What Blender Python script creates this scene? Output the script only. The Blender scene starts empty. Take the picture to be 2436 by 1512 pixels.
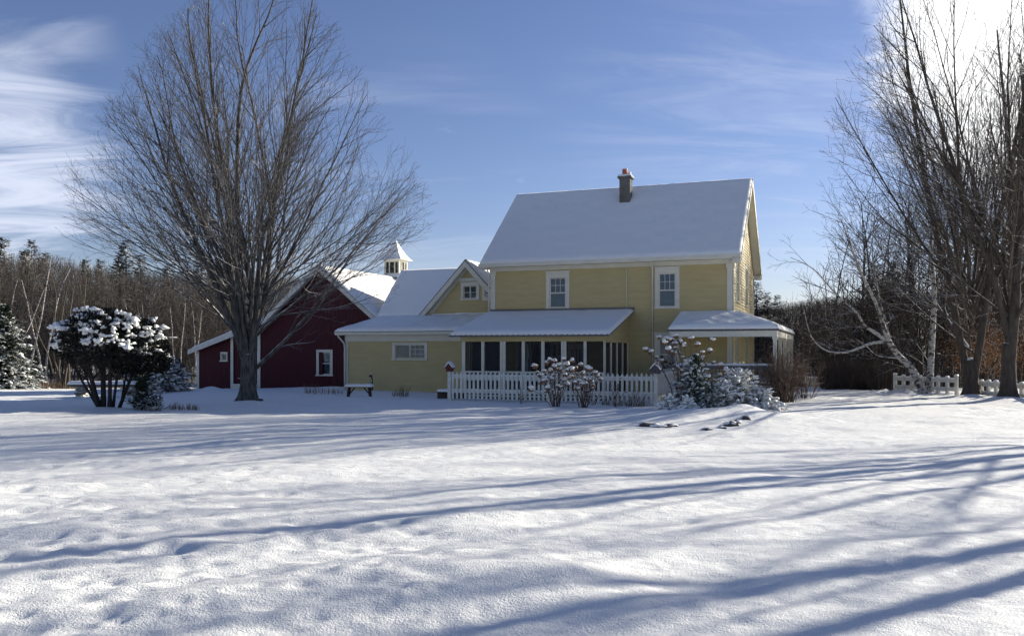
import bpy, math, random
import numpy as np
from math import radians, sin, cos, pi, sqrt
from mathutils import Vector

# ------------------------------------------------------------------ camera, sky, sun
SC = bpy.context.scene
COL = SC.collection
FPX, CX, HY, HCAM = 2035.0, 1218.0, 830.0, 1.75      # calibration of the photograph (2436 px wide)
SUN_AZ, SUN_EL = radians(60.0), radians(19.5)        # azimuth to the right of straight ahead (+Y)

cam_d = bpy.data.cameras.new('camera')
cam = bpy.data.objects.new('camera', cam_d); COL.objects.link(cam)
cam.location = (0, 0, HCAM); cam.rotation_euler = (radians(90), 0, 0)
cam_d.sensor_width = 36.0; cam_d.lens = 36.0 * FPX / 2436.0
cam_d.shift_y = (HY - 756.0) / 2436.0
cam_d.clip_start = 0.05; cam_d.clip_end = 3000
SC.camera = cam
SC.view_settings.view_transform = 'Standard'; SC.view_settings.look = 'None'
SC.view_settings.exposure = 0.89; SC.view_settings.gamma = 1.0

W = bpy.data.worlds.new("World"); SC.world = W; W.use_nodes = True
nt = W.node_tree; nt.nodes.clear()
def N(nt, t, **k):
    n = nt.nodes.new(t)
    for a, b in k.items(): setattr(n, a, b)
    return n
def build_world():
    out = N(nt, 'ShaderNodeOutputWorld'); bg = N(nt, 'ShaderNodeBackground')
    sky = N(nt, 'ShaderNodeTexSky', sky_type='NISHITA', sun_disc=False)
    sky.sun_elevation = SUN_EL; sky.sun_rotation = SUN_AZ
    sky.altitude = 200; sky.air_density = 1.0; sky.dust_density = 0.3; sky.ozone_density = 2.2
    L = nt.links.new
    tc = N(nt, 'ShaderNodeTexCoord')
    tint = N(nt, 'ShaderNodeMix', data_type='RGBA', blend_type='MULTIPLY'); tint.inputs[0].default_value = 1
    tint.inputs[7].default_value = (0.76, 0.72, 0.885, 1)
    L(sky.outputs[0], tint.inputs[6])
    def vmath(op, a, b=None):
        n = N(nt, 'ShaderNodeVectorMath', operation=op)
        (L(a, n.inputs[0]) if hasattr(a, 'links') else setattr(n.inputs[0], 'default_value', a))
        if b is not None: (L(b, n.inputs[1]) if hasattr(b, 'links') else setattr(n.inputs[1], 'default_value', b))
        return n
    def m(op, a, b=0.0, clamp=False):
        n = N(nt, 'ShaderNodeMath', operation=op, use_clamp=clamp)
        for i, q in enumerate((a, b)):
            if hasattr(q, 'links'): L(q, n.inputs[i])
            else: n.inputs[i].default_value = q
        return n.outputs[0]
    def smooth(x, a, b):
        n = N(nt, 'ShaderNodeMapRange', interpolation_type='SMOOTHSTEP')
        L(x, n.inputs[0]); n.inputs[1].default_value = a; n.inputs[2].default_value = b
        return n.outputs[0]
    d = vmath('NORMALIZE', tc.outputs['Generated']).outputs[0]
    # clouds live on a plane high above: divide by elevation so that they spread like a real layer
    sep = N(nt, 'ShaderNodeSeparateXYZ'); L(d, sep.inputs[0])
    zz = m('ADD', m('MAXIMUM', sep.outputs[2], 0.0), 0.12)
    cmb = N(nt, 'ShaderNodeCombineXYZ')
    L(m('DIVIDE', sep.outputs[0], zz), cmb.inputs[0]); L(m('DIVIDE', sep.outputs[1], zz), cmb.inputs[1])
    def noise(scale, det, dist, stretch=(1, 1, 1), rot=0.0, rough=0.55):
        mp = N(nt, 'ShaderNodeMapping'); mp.inputs['Scale'].default_value = stretch; mp.inputs['Rotation'].default_value = (0, 0, rot)
        L(cmb.outputs[0], mp.inputs[0])
        n = N(nt, 'ShaderNodeTexNoise'); n.inputs['Scale'].default_value = scale; n.inputs['Detail'].default_value = det
        n.inputs['Distortion'].default_value = dist; n.inputs['Roughness'].default_value = rough
        L(mp.outputs[0], n.inputs['Vector']); return n.outputs['Fac']
    def spot(px, py, a, b):
        v = Vector(((px - CX) / FPX, 1.0, (HY - py) / FPX)).normalized()
        return smooth(vmath('DOT_PRODUCT', d, tuple(v)).outputs['Value'], cos(radians(a)), cos(radians(b)))
    n1 = noise(2.6, 12, 0.9, rough=0.62); n2 = noise(1.7, 12, 1.3, (0.55, 1.5, 1), radians(-28), 0.62)
    # bright cloud bank near the sun
    bank = smooth(m('ADD', m('MULTIPLY', n1, 1.1), m('MULTIPLY', spot(2640, 30, 14.0, 2), 1.0)), 0.68, 1.34)
    leftc = m('MULTIPLY', smooth(m('ADD', m('MULTIPLY', n2, 1.5), m('MULTIPLY', spot(-20, 380, 8.5, 0.5), 0.4)), 0.70, 1.30), spot(-30, 385, 9.5, 4))
    leftd = m('MULTIPLY', smooth(n2, 0.40, 0.72), m('MULTIPLY', spot(30, 95, 6, 1), 0.42))
    wisp = m('MULTIPLY', smooth(n2, 0.40, 0.80), m('MULTIPLY', spot(2000, 260, 20, 4), 0.34))
    low = m('MULTIPLY', smooth(noise(1.1, 7, 0.8, (0.5, 1.4, 1), 0.3), 0.45, 0.75), m('MULTIPLY', spot(950, 560, 14, 2), 0.45))
    thin = m('MAXIMUM', m('MAXIMUM', leftc, leftd), m('MAXIMUM', wisp, low))
    mx = N(nt, 'ShaderNodeMix', data_type='RGBA'); L(m('MULTIPLY', thin, 0.85), mx.inputs[0]); L(tint.outputs[2], mx.inputs[6]); mx.inputs[7].default_value = (6.0, 6.4, 7.6, 1)
    mx2 = N(nt, 'ShaderNodeMix', data_type='RGBA'); L(bank, mx2.inputs[0]); L(mx.outputs[2], mx2.inputs[6]); mx2.inputs[7].default_value = (11.5, 11.6, 11.6, 1)
    L(mx2.outputs[2], bg.inputs[0]); bg.inputs[1].default_value = 0.075
    L(bg.outputs[0], out.inputs[0])
build_world()
sun_d = bpy.data.lights.new('sun', 'SUN'); sun = bpy.data.objects.new('sun', sun_d); COL.objects.link(sun)
sun_d.energy = 5.0; sun_d.angle = radians(0.45); sun_d.color = (1.0, 0.94, 0.83)
S = Vector((sin(SUN_AZ) * cos(SUN_EL), cos(SUN_AZ) * cos(SUN_EL), sin(SUN_EL)))
sun.rotation_euler = S.to_track_quat('Z', 'Y').to_euler(); sun.location = S * 100

# ------------------------------------------------------------------ materials
def new_mat(name, color=(.5, .5, .5), rough=.8, spec=.3, metal=0.0):
    m = bpy.data.materials.new(name); m.use_nodes = True
    b = m.node_tree.nodes['Principled BSDF']
    b.inputs['Base Color'].default_value = (*color, 1); b.inputs['Roughness'].default_value = rough
    b.inputs['Specular IOR Level'].default_value = spec; b.inputs['Metallic'].default_value = metal
    return m
def tex(nt, kind, scale, det=4, coord='Object', stretch=None, dist=0.0, rough=.5):
    tc = N(nt, 'ShaderNodeTexCoord'); src = tc.outputs[coord]
    if stretch:
        mp = N(nt, 'ShaderNodeMapping'); mp.inputs['Scale'].default_value = stretch; nt.links.new(src, mp.inputs[0]); src = mp.outputs[0]
    t = N(nt, kind); t.inputs['Scale'].default_value = scale
    if 'Detail' in t.inputs: t.inputs['Detail'].default_value = det
    if 'Distortion' in t.inputs: t.inputs['Distortion'].default_value = dist
    if 'Roughness' in t.inputs: t.inputs['Roughness'].default_value = rough
    nt.links.new(src, t.inputs['Vector']); return t
def vary(m, c1, c2, scale, det=5, lo=.3, hi=.7, stretch=None, bump=0.0, bscale=None, dist=0.0):
    """mix two real colours of the surface by noise, add a bump"""
    nt = m.node_tree; b = nt.nodes['Principled BSDF']
    t = tex(nt, 'ShaderNodeTexNoise', scale, det, stretch=stretch, dist=dist)
    mr = N(nt, 'ShaderNodeMapRange'); nt.links.new(t.outputs['Fac'], mr.inputs[0]); mr.inputs[1].default_value = lo; mr.inputs[2].default_value = hi
    mx = N(nt, 'ShaderNodeMix', data_type='RGBA'); nt.links.new(mr.outputs[0], mx.inputs[0])
    mx.inputs[6].default_value = (*c1, 1); mx.inputs[7].default_value = (*c2, 1)
    nt.links.new(mx.outputs[2], b.inputs['Base Color'])
    if bump:
        t2 = tex(nt, 'ShaderNodeTexNoise', bscale or scale * 3, 6, stretch=stretch)
        bp = N(nt, 'ShaderNodeBump'); bp.inputs['Strength'].default_value = 1.0; bp.inputs['Distance'].default_value = bump
        nt.links.new(t2.outputs['Fac'], bp.inputs['Height']); nt.links.new(bp.outputs[0], b.inputs['Normal'])
    return mx
SNOWC = (0.885, 0.88, 0.835)
def snowtop(m, src_mix, lo=.35, hi=.6, nscale=3.0, namp=.5):
    """settled snow on faces that look up, broken by noise"""
    nt = m.node_tree; b = nt.nodes['Principled BSDF']; L = nt.links.new
    g = N(nt, 'ShaderNodeNewGeometry'); sp = N(nt, 'ShaderNodeSeparateXYZ'); L(g.outputs['Normal'], sp.inputs[0])
    t = tex(nt, 'ShaderNodeTexNoise', nscale, 3)
    a = N(nt, 'ShaderNodeMath', operation='SUBTRACT'); L(t.outputs['Fac'], a.inputs[0]); a.inputs[1].default_value = .5
    a2 = N(nt, 'ShaderNodeMath', operation='MULTIPLY_ADD'); L(a.outputs[0], a2.inputs[0]); a2.inputs[1].default_value = namp * 2; L(sp.outputs[2], a2.inputs[2])
    mr = N(nt, 'ShaderNodeMapRange'); L(a2.outputs[0], mr.inputs[0]); mr.inputs[1].default_value = lo; mr.inputs[2].default_value = hi
    mx = N(nt, 'ShaderNodeMix', data_type='RGBA'); L(mr.outputs[0], mx.inputs[0])
    L(src_mix.outputs[2], mx.inputs[6]); mx.inputs[7].default_value = (*SNOWC, 1)
    L(mx.outputs[2], b.inputs['Base Color'])
M = {}
def snow_material(name, grain=True):
    m = new_mat(name, SNOWC, .55, .25); nt = m.node_tree; b = nt.nodes['Principled BSDF']; L = nt.links.new
    t1 = tex(nt, 'ShaderNodeTexNoise', 5.0, 5, stretch=(1, 1.5, 1)); t2 = tex(nt, 'ShaderNodeTexNoise', 55.0, 4, rough=.65)
    b1 = N(nt, 'ShaderNodeBump'); b1.inputs['Distance'].default_value = .030 if grain else .012; L(t1.outputs['Fac'], b1.inputs['Height'])
    b2 = N(nt, 'ShaderNodeBump'); b2.inputs['Distance'].default_value = .017 if grain else .006; L(t2.outputs['Fac'], b2.inputs['Height']); L(b1.outputs[0], b2.inputs['Normal'])
    L(b2.outputs[0], b.inputs['Normal'])
    if grain:      # frost glints: a second glossy layer on a few ice grains with their own facing
        vo = tex(nt, 'ShaderNodeTexVoronoi', 70.0); vo.inputs['Randomness'].default_value = 1
        sub = N(nt, 'ShaderNodeVectorMath', operation='SUBTRACT'); L(vo.outputs['Color'], sub.inputs[0]); sub.inputs[1].default_value = (.5, .5, .15)
        nm = N(nt, 'ShaderNodeVectorMath', operation='NORMALIZE'); L(sub.outputs[0], nm.inputs[0])
        gl = N(nt, 'ShaderNodeBsdfGlossy'); gl.inputs['Roughness'].default_value = .12; L(nm.outputs[0], gl.inputs['Normal']); gl.inputs[0].default_value = (1, 1, 1, 1)
        lt = N(nt, 'ShaderNodeMath', operation='LESS_THAN'); L(vo.outputs['Distance'], lt.inputs[0]); lt.inputs[1].default_value = .22
        mu = N(nt, 'ShaderNodeMath', operation='MULTIPLY'); L(lt.outputs[0], mu.inputs[0]); mu.inputs[1].default_value = .22
        ms = N(nt, 'ShaderNodeMixShader'); L(mu.outputs[0], ms.inputs[0]); L(b.outputs[0], ms.inputs[1]); L(gl.outputs[0], ms.inputs[2])
        L(ms.outputs[0], nt.nodes['Material Output'].inputs[0])
    return m
M['ground'] = snow_material('snow_ground'); M['snow'] = snow_material('snow_cap', False)
m = M['yellow'] = new_mat('yellow_clapboard', rough=.6); vary(m, (.545, .45, .225), (.475, .39, .19), 1.3, 6, stretch=(1, 1, 6), bump=.001, bscale=40)
m = M['red'] = new_mat('barn_red', rough=.75); vary(m, (.072, .009, .015), (.046, .007, .011), 2.2, 6, stretch=(5, 5, .7), bump=.002, bscale=30)
m = M['white'] = new_mat('white_paint', rough=.55); vary(m, (.70, .67, .56), (.61, .59, .49), 2.5, 5, stretch=(1, 1, 2))
m = M['fencewhite'] = new_mat('fence_paint', rough=.65); vary(m, (.72, .71, .62), (.58, .57, .50), 6, 6, .35, .75, bump=.001, bscale=50)
m = M['boardwhite'] = new_mat('weathered_white_boards', rough=.7); vary(m, (.66, .64, .57), (.50, .48, .42), 5, 6, .35, .75)
m = M['grey'] = new_mat('grey_metal_roof', (.10, .10, .11), .4, .5)
m = M['brick'] = new_mat('chimney_block', rough=.9); vary(m, (.17, .165, .15), (.10, .097, .09), 3, 6, bump=.006, bscale=20)
m = M['clay'] = new_mat('clay_flue', (.38, .13, .07), .8)
m = M['dark'] = new_mat('dark_interior', (.012, .011, .012), .9)
m = M['louver'] = new_mat('dark_louver', (.05, .045, .045), .7)
m = M['blind'] = new_mat('window_blind', (.20, .22, .25), .7)
m = M['curtain'] = new_mat('curtain_cloth', (.10, .11, .15), .9)
m = M['iron'] = new_mat('black_iron', (.02, .018, .018), .5, .5)
m = M['redwood'] = new_mat('red_birdhouse', (.14, .035, .03), .8)
m = M['graywood'] = new_mat('weathered_wood', rough=.85); vary(m, (.16, .15, .15), (.09, .085, .09), 8, 5, stretch=(1, 1, 5))
m = M['benchwood'] = new_mat('dark_bench_wood', rough=.8); vary(m, (.07, .045, .04), (.04, .028, .026), 8, 5)
m = M['stone'] = new_mat('garden_stone', rough=.9); mx = vary(m, (.10, .09, .09), (.05, .045, .045), 5, 6, bump=.01, bscale=12)
m = M['rock'] = new_mat('pier_rock', rough=.9); mx = vary(m, (.32, .29, .22), (.16, .15, .13), 4, 6, bump=.015, bscale=9); snowtop(m, mx, .45, .6, 5, .25)
m = M['bark'] = new_mat('maple_bark', rough=.95); mx = vary(m, (.12, .112, .10), (.045, .042, .038), 16, 8, .4, .62, stretch=(1, 1, .2), bump=.05, bscale=20); snowtop(m, mx, .52, .68, 4, .5)
m = M['barkdark'] = new_mat('dark_bark', rough=.95); mx = vary(m, (.085, .070, .056), (.038, .032, .028), 10, 7, stretch=(1, 1, .3), bump=.02, bscale=20); snowtop(m, mx, .52, .72, 3, .45)
m = M['twig'] = new_mat('maple_twig', rough=.9); mx = vary(m, (.125, .118, .114), (.078, .072, .070), 3, 3); snowtop(m, mx, .78, .92, 1.3, .75)
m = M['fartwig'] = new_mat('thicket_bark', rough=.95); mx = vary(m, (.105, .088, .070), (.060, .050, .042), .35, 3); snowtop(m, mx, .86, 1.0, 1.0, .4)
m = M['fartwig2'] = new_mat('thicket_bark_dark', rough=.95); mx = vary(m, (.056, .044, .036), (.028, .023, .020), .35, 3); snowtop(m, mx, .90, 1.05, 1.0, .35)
M['yewbark'] = new_mat('yew_bark', (.035, .028, .028), .95)
m = M['birch'] = new_mat('birch_bark', rough=.75); mx = vary(m, (.40, .38, .35), (.05, .042, .038), 6, 5, .50, .60, stretch=(1, 1, 1.8)); snowtop(m, mx, .6, .8, 5, .3)
m = M['brush'] = new_mat('dry_brush', rough=.95); vary(m, (.16, .11, .065), (.08, .056, .036), .8, 3)
m = M['hedge'] = new_mat('hedge_twigs', rough=.95); vary(m, (.115, .090, .068), (.055, .044, .036), 1.2, 4)
m = M['shrubstem'] = new_mat('shrub_stem', rough=.9); mx = vary(m, (.17, .115, .08), (.085, .058, .045), 4, 3); snowtop(m, mx, .75, .9, 3, .4)
m = M['needle'] = new_mat('needle_dark', rough=.7); mx = vary(m, (.028, .046, .026), (.012, .022, .014), 2.5, 4); snowtop(m, mx, .74, .90, 1.8, .9)
m = M['needlebare'] = new_mat('needle_pine', rough=.7); mx = vary(m, (.034, .044, .026), (.014, .020, .014), .8, 4); snowtop(m, mx, .92, 1.05, 1.0, .5)
m = M['needlesnow'] = new_mat('needle_snowy', rough=.7); mx = vary(m, (.035, .052, .030), (.014, .026, .016), 3, 4); snowtop(m, mx, .50, .72, 2.6, .9)
m = M['yew'] = new_mat('yew_foliage', rough=.7); vary(m, (.020, .022, .016), (.008, .009, .008), 4, 4)
m = M['firgreen'] = new_mat('fir_foliage', rough=.6); mx = vary(m, (.055, .088, .028), (.016, .032, .013), 4, 4); snowtop(m, mx, .74, .90, 5, .8)
m = M['flower'] = new_mat('dried_flower', rough=.9); vary(m, (.30, .19, .11), (.16, .09, .06), 14, 4)
m = M['leaf'] = new_mat('brown_leaf', rough=.8); vary(m, (.27, .13, .05), (.14, .07, .03), 1.6, 3)
m = M['drygrass'] = new_mat('dry_grass', (.19, .14, .085), .9)

def glass_material(name, tint=(.02, .025, .035), alpha=.55, screen=False):
    m = bpy.data.materials.new(name); m.use_nodes = True; nt = m.node_tree; nt.nodes.clear(); L = nt.links.new
    out = N(nt, 'ShaderNodeOutputMaterial'); tr = N(nt, 'ShaderNodeBsdfTransparent')
    if screen:
        g = N(nt, 'ShaderNodeBsdfDiffuse'); g.inputs[0].default_value = (*tint, 1)
        ms = N(nt, 'ShaderNodeMixShader'); ms.inputs[0].default_value = alpha
    else:
        tr.inputs[0].default_value = (.75, .8, .85, 1)
        g = N(nt, 'ShaderNodeBsdfGlossy'); g.inputs['Roughness'].default_value = .03; g.inputs[0].default_value = (.55, .68, .85, 1)
        t = tex(nt, 'ShaderNodeTexNoise', 1.2, 2); bp = N(nt, 'ShaderNodeBump'); bp.inputs['Distance'].default_value = .01; L(t.outputs['Fac'], bp.inputs['Height']); L(bp.outputs[0], g.inputs['Normal'])
        fr = N(nt, 'ShaderNodeLayerWeight'); fr.inputs[0].default_value = .2
        ad = N(nt, 'ShaderNodeMath', operation='ADD', use_clamp=True); L(fr.outputs['Fresnel'], ad.inputs[0]); ad.inputs[1].default_value = .06
        ms = N(nt, 'ShaderNodeMixShader'); L(ad.outputs[0], ms.inputs[0])
    L(tr.outputs[0], ms.inputs[1]); L(g.outputs[0], ms.inputs[2]); L(ms.outputs[0], out.inputs[0]); return m
M['glass'] = glass_material('window_glass')
M['screen'] = glass_material('insect_screen', (.045, .045, .045), .62, True)

# ------------------------------------------------------------------ mesh helpers
class MB:
    def __init__(s): s.v = []; s.f = []; s.mi = []; s.n = 0
    def add(s, verts, faces, mi=0):
        verts = np.asarray(verts, float).reshape(-1, 3); s.v.append(verts)
        n = s.n; s.f += [tuple(i + n for i in f) for f in faces]; s.mi += [mi] * len(faces); s.n += len(verts); return s
    def box(s, x0, x1, y0, y1, z0, z1, mi=0):
        v = [(x, y, z) for z in (z0, z1) for y in (y0, y1) for x in (x0, x1)]
        return s.add(v, [(0, 2, 3, 1), (4, 5, 7, 6), (0, 1, 5, 4), (2, 6, 7, 3), (0, 4, 6, 2), (1, 3, 7, 5)], mi)
    def obox(s, c, ax, ay, az, mi=0):
        """box from centre and three half-axis vectors"""
        c, ax, ay, az = map(lambda q: np.array(q, float), (c, ax, ay, az))
        v = [c + i * ax + j * ay + k * az for k in (-1, 1) for j in (-1, 1) for i in (-1, 1)]
        return s.add(v, [(0, 2, 3, 1), (4, 5, 7, 6), (0, 1, 5, 4), (2, 6, 7, 3), (0, 4, 6, 2), (1, 3, 7, 5)], mi)
    def prism(s, poly, d, mi=0):
        """closed prism: 3-D polygon pushed along d"""
        p = np.array(poly, float); n = len(p); v = np.vstack([p, p + np.array(d, float)])
        return s.add(v, [tuple(range(n))[::-1], tuple(range(n, 2 * n))] + [(i, (i + 1) % n, n + (i + 1) % n, n + i) for i in range(n)], mi)
    def beam(s, a, b, w, h, up=(0, 0, 1), mi=0):
        a, b, up = map(lambda q: np.array(q, float), (a, b, up)); d = b - a; L = np.linalg.norm(d); d /= L
        r = np.cross(d, up); r /= np.linalg.norm(r); u = np.cross(r, d)
        return s.obox((a + b) / 2, d * L / 2, r * w / 2, u * h / 2, mi)
    def tube(s, pts, rad, k=6, mi=0, cap=True):
        P = np.asarray(pts, float); n = len(P); R = np.broadcast_to(np.asarray(rad, float), (n,))
        T = np.empty_like(P); T[1:-1] = P[2:] - P[:-2]; T[0] = P[1] - P[0]; T[-1] = P[-1] - P[-2]
        T /= np.linalg.norm(T, axis=1)[:, None] + 1e-9
        ref = np.array((1., .13, .07)) if abs(T[:, 2]).mean() > .7 else np.array((0.05, .1, 1.))
        A = np.cross(T, ref); A /= np.linalg.norm(A, axis=1)[:, None] + 1e-9; B = np.cross(T, A)
        an = np.arange(k) * 2 * pi / k
        V = P[:, None] + R[:, None, None] * (A[:, None] * np.cos(an)[None, :, None] + B[:, None] * np.sin(an)[None, :, None])
        f = [(i * k + j, i * k + (j + 1) % k, (i + 1) * k + (j + 1) % k, (i + 1) * k + j) for i in range(n - 1) for j in range(k)]
        if cap and k > 3: f += [tuple(range(k))[::-1], tuple((n - 1) * k + j for j in range(k))]
        return s.add(V.reshape(-1, 3), f, mi)
    def build(s, name, mats, parent=None, smooth=False, loc=None, rot=None):
        me = bpy.data.meshes.new(name)
        V = np.vstack(s.v) if s.v else np.zeros((0, 3))
        me.from_pydata(V.tolist(), [], s.f)
        if not isinstance(mats, (list, tuple)): mats = [mats]
        for m in mats: me.materials.append(m)
        if len(mats) > 1: me.polygons.foreach_set('material_index', s.mi)
        if smooth: me.polygons.foreach_set('use_smooth', [True] * len(me.polygons))
        me.update()
        o = bpy.data.objects.new(name, me); COL.objects.link(o)
        if parent is not None: o.parent = parent
        if loc is not None: o.location = loc
        if rot is not None: o.rotation_euler = rot
        return o
def tag(o, label=None, cat=None, group=None, kind=None):
    for k, v in (('label', label), ('category', cat), ('group', group), ('kind', kind)):
        if v: o[k] = v
    return o
def empty(name, loc=(0, 0, 0), rz=0.0, label=None, cat=None, group=None):
    o = bpy.data.objects.new(name, None); COL.objects.link(o); o.location = loc; o.rotation_euler = (0, 0, rz); o.empty_display_size = .3
    return tag(o, label, cat, group)
def copy_tree(o, loc, rz=0.0, scale=1.0, label=None, group=None):
    r = o.copy(); COL.objects.link(r); r.location = loc; r.rotation_euler = (0, 0, rz); r.scale = (scale,) * 3 if not isinstance(scale, tuple) else scale
    if label: r['label'] = label
    if group: r['group'] = group
    for ch in list(o.children):
        c = ch.copy(); COL.objects.link(c); c.parent = r
        for g in list(ch.children):
            d = g.copy(); COL.objects.link(d); d.parent = c
    return r

# lattice noise for the snow field
def _h(ix, iy, seed):
    n = (ix.astype(np.int64) * 374761393 + iy.astype(np.int64) * 668265263 + seed * 974634777) & 0x7fffffff
    n = ((n ^ (n >> 13)) * 1274126177) & 0x7fffffff
    return ((n ^ (n >> 16)) & 0xffff) / 65535.0
def vnoise(x, y, seed=0):
    ix, iy = np.floor(x), np.floor(y); fx, fy = x - ix, y - iy
    fx = fx * fx * fx * (fx * (fx * 6 - 15) + 10); fy = fy * fy * fy * (fy * (fy * 6 - 15) + 10)
    a, b, c, d = _h(ix, iy, seed), _h(ix + 1, iy, seed), _h(ix, iy + 1, seed), _h(ix + 1, iy + 1, seed)
    return (a * (1 - fx) + b * fx) * (1 - fy) + (c * (1 - fx) + d * fx) * fy - .5
def sstep(x, a, b):
    t = np.clip((x - a) / (b - a), 0, 1); return t * t * (3 - 2 * t)

# ------------------------------------------------------------------ frames: house coordinates (x right along the front, y into depth)
TH = radians(20.9); CT, ST = cos(TH), sin(TH); P0X, P0Y = 8.0, 31.0
def hw(x, y, z=0.0): return (P0X + CT * x + ST * y, P0Y - ST * x + CT * y, z)         # house -> world
def lx(px, y):
    k = (px - CX) / FPX; return -(P0X + ST * y - k * (P0Y + CT * y)) / (CT + ST * k)
def lz(py, x, y): return HCAM + (HY - py) / FPX * (P0Y - ST * x + CT * y)
def ly(px, x=0.0):
    k = (px - CX) / FPX; return (P0X + CT * x - k * (P0Y - ST * x)) / (k * CT - ST)
def gp(px, py, z=0.0):
    Y = (HCAM - z) * FPX / (py - HY); return ((px - CX) / FPX * Y, Y)
def atY(px, Y): return (px - CX) / FPX * Y

# ------------------------------------------------------------------ ground
rng = np.random.default_rng(7)
def bumps_list():
    L = []
    def put(px, py, s, dep, el=1.0):
        x, y = gp(px, py); L.append((x, y, s, dep, el, rng.uniform(-.5, .9)))
    for i in range(300):     # old footprints and dimples under the new snow
        px = rng.uniform(-100, 1050); py = rng.uniform(1090, 1520)
        if px > 700 and py < 1240: continue
        put(px, py, rng.uniform(.055, .13), -rng.uniform(.020, .042), rng.uniform(1.0, 1.7))
    for i in range(70):
        put(rng.uniform(900, 2400), rng.uniform(1150, 1500), rng.uniform(.07, .14), -rng.uniform(.008, .022), 1.4)
    for i in range(60):      # humps
        put(rng.uniform(0, 1500), rng.uniform(1050, 1500), rng.uniform(.25, .55), rng.uniform(.008, .026), 1.6)
    for k in range(26):      # walking track from the left towards the benches
        t = k / 25; put(60 + 560 * t + rng.normal(0, 8), 1100 - 45 * t + (8 if k % 2 else -8), .11, -.05)
    for k in range(20):      # prints near the drive
        t = k / 19; put(2120 + 330 * t + rng.normal(0, 6), 950 + 25 * t + (5 if k % 2 else -5), .12, -.07)
    for k in range(14):
        put(1950 + k * 25, 938 + rng.normal(0, 2), .12, -.05)
    for k in range(25):      # tumbled snow by the drive edge
        put(rng.uniform(2050, 2170), rng.uniform(930, 942), rng.uniform(.12, .25), rng.uniform(.05, .14))
    return L
BUMPS = bumps_list()
MOUNDS = [  # x, y, sx, sy, h
    (*gp(1690, 992), 1.9, .9, .20), (*gp(1490, 978), 1.0, .35, .09), (*gp(1770, 990), .55, .30, .16), (*gp(1600, 1000), .9, .25, .06),
    (*gp(592, 960), .75, .7, .10), (*gp(245, 977), .8, .6, .07), (*gp(285, 950), 1.2, 1.2, .06),
    (*gp(800, 925), 1.3, .5, .16), (*gp(500, 925), .5, .4, .20), (*gp(735, 922), 1.8, .6, .10), (*gp(1880, 945), 1.3, 1.0, .10),
    (*gp(2190, 935), .7, .6, .14), (*gp(2400, 952), .9, .7, .12), (*gp(2310, 945), .8, .6, .08), (*gp(1310, 962), 1.4, .5, -.04)]
def base_h(x, y):
    h = -.75 * sstep(y, 35, 60) - .10 * sstep(-x, 8, 20) * sstep(y, 24, 34)
    h = h + .10 * vnoise(x / 5.5, y / 4.5, 1) * sstep(y, 2, 9) + .05 * vnoise(x / 2.1, y / 1.6, 2)
    for (mx_, my_, sx, sy, a) in MOUNDS:
        h = h + a * np.exp(-((x - mx_) / sx) ** 2 - ((y - my_) / sy) ** 2)
    return h
def gh(x, y): return float(base_h(np.array([float(x)]), np.array([float(y)]))[0])
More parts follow.
